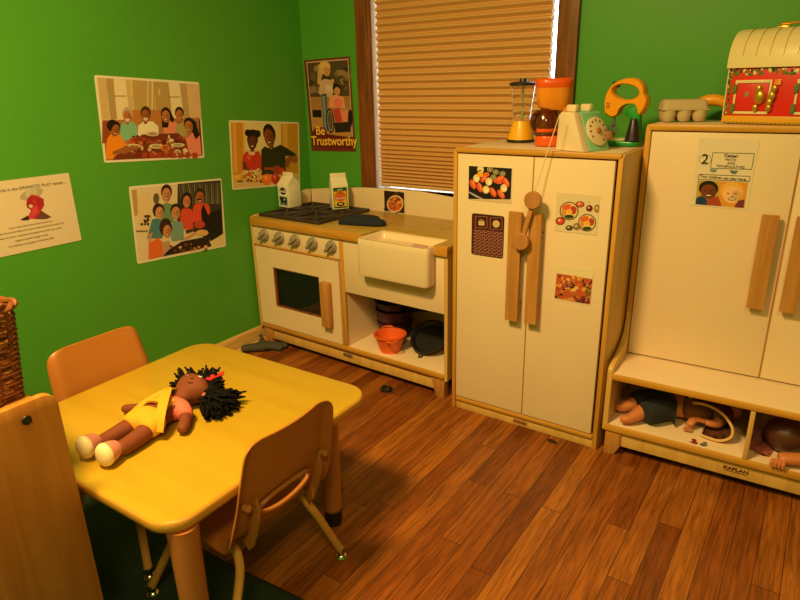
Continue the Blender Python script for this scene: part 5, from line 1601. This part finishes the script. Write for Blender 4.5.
# arm comes along the shelf lip
V[2] = (.075, -.100, .036, .024, .022); V[1] = (.090, -.045, .045, .026, .024); V[3] = (.035, -.118, .032, .021, .020); V[4] = (.000, -.128, .030, .023, .018); V[5] = (-.016, -.132, .028, .021, .015)
b_ = skin_mesh('doll_body', V, [(0, 1), (1, 2), (2, 3), (3, 4), (4, 5), (0, 6)], M['vinyl_skin'], d3, 2, 0)
b_.location.z = max(0, .0008 - min(v.co.z for v in b_.data.vertices))
for k in range(4): MB().tube([(-.024 + k * .009, -.146, .030), (-.028 + k * .010, -.158, .022), (-.028 + k * .010, -.158, .012)], [.0056, .0052, .0044], 8).build('finger', M['vinyl_skin'], d3)
DKH = plain('dark_brown_vinyl', C8(84, 46, 34), .38)
MB().ball((-.002, -.028, .058), (.060, .056, .0565), 28, 20).build('doll_head', DKH, d3)
mb = MB(); mb.ball((.045, -.060, .060), (.012, .012, .012), 12, 8); mb.build('doll_ear', DKH, d3)
cb = kchild('printed_bib', 'pink flowered cloth with cream lace beside the brown doll head', 'doll cloth', .470, -.085, radians(-20))
t_ = bmesh.new(); g = []
for i in range(9):
    g.append([t_.verts.new((-.030 + i * .0085 + .002 * j, .040 - j * .020, max(.001, .004 + .010 * sin(i * 1.1 + j) + (.03 - .007 * j) * (1 - i / 9)))) for j in range(6)])
for a, b_ in zip(g, g[1:]):
    for k in range(5): t_.faces.new((a[k], a[k + 1], b_[k + 1], b_[k]))
bmesh.ops.solidify(t_, geom=t_.faces[:], thickness=-.002); bmesh.ops.recalc_face_normals(t_, faces=t_.faces)
mb = MB().add(t_)
mb.build('cloth', PKC, cb, smooth=60)

# ================================================================ SMALL THINGS ON THE FLOOR
GRY = plain('dark_grey_cloth', C8(70, 66, 60), .85, bump=.4, bscale=200)
gv = thing('stuffed_toy', 'flat dark grey stuffed toy lying on floor under left foot of stove', 'stuffed toy', (.100, -.530, 0), radians(24))
gv.scale = (1.25, 1.2, 1.2)
V = [(-.085, -.030, .014, .022, .012), (-.045, -.020, .018, .026, .016), (.0, 0, .020, .032, .018), (.045, .018, .018, .026, .015), (.09, .030, .012, .018, .010), (-.02, .035, .018, .015, .012), (-.034, .055, .024, .013, .012), (.075, -.012, .012, .014, .010)]
b_ = skin_mesh('toy_body', V, [(0, 1), (1, 2), (2, 3), (3, 4), (2, 5), (5, 6), (3, 7)], GRY, gv, 2, 2)
b_.location.z = max(0, .0005 - min(v.co.z for v in b_.data.vertices))
MB().ball((-.034, .058, .040), (.008, .008, .006), 10, 8).build('ear', GRY, gv)
o = thing('rubber_ring', 'small black rubber ring on the floor in front of the sink unit', 'ring', (.862, -.556, 0), 0)
mb = MB(); mb.tube([(.020 * cos(a), .020 * sin(a), .008 + .002 * sin(3 * a)) for a in [2 * pi * k / 24 for k in range(24)]], .0065, 8, closed=True); mb.build('ring_body', M['blackplastic'], o)
mb = MB(); mb.ball((.012, -.006, .011), (.010, .008, .008), 10, 8); mb.build('knob', M['blackplastic'], o)
o = thing('black_scrap', 'tiny black leaf shaped scrap on the floor in front of the refrigerator', 'scrap', (1.600, -.560, 0), radians(-10))
MB().prism([(p.x, p.y) for p in smoothpath([(-.020, 0, 0), (-.008, .010, 0), (.010, .008, 0), (.022, .0, 0), (.008, -.008, 0), (-.010, -.007, 0), (-.020, 0, 0)], 4)[:-1]], .0003, .004, 'z', .001).build('scrap_body', M['blackplastic'], o)
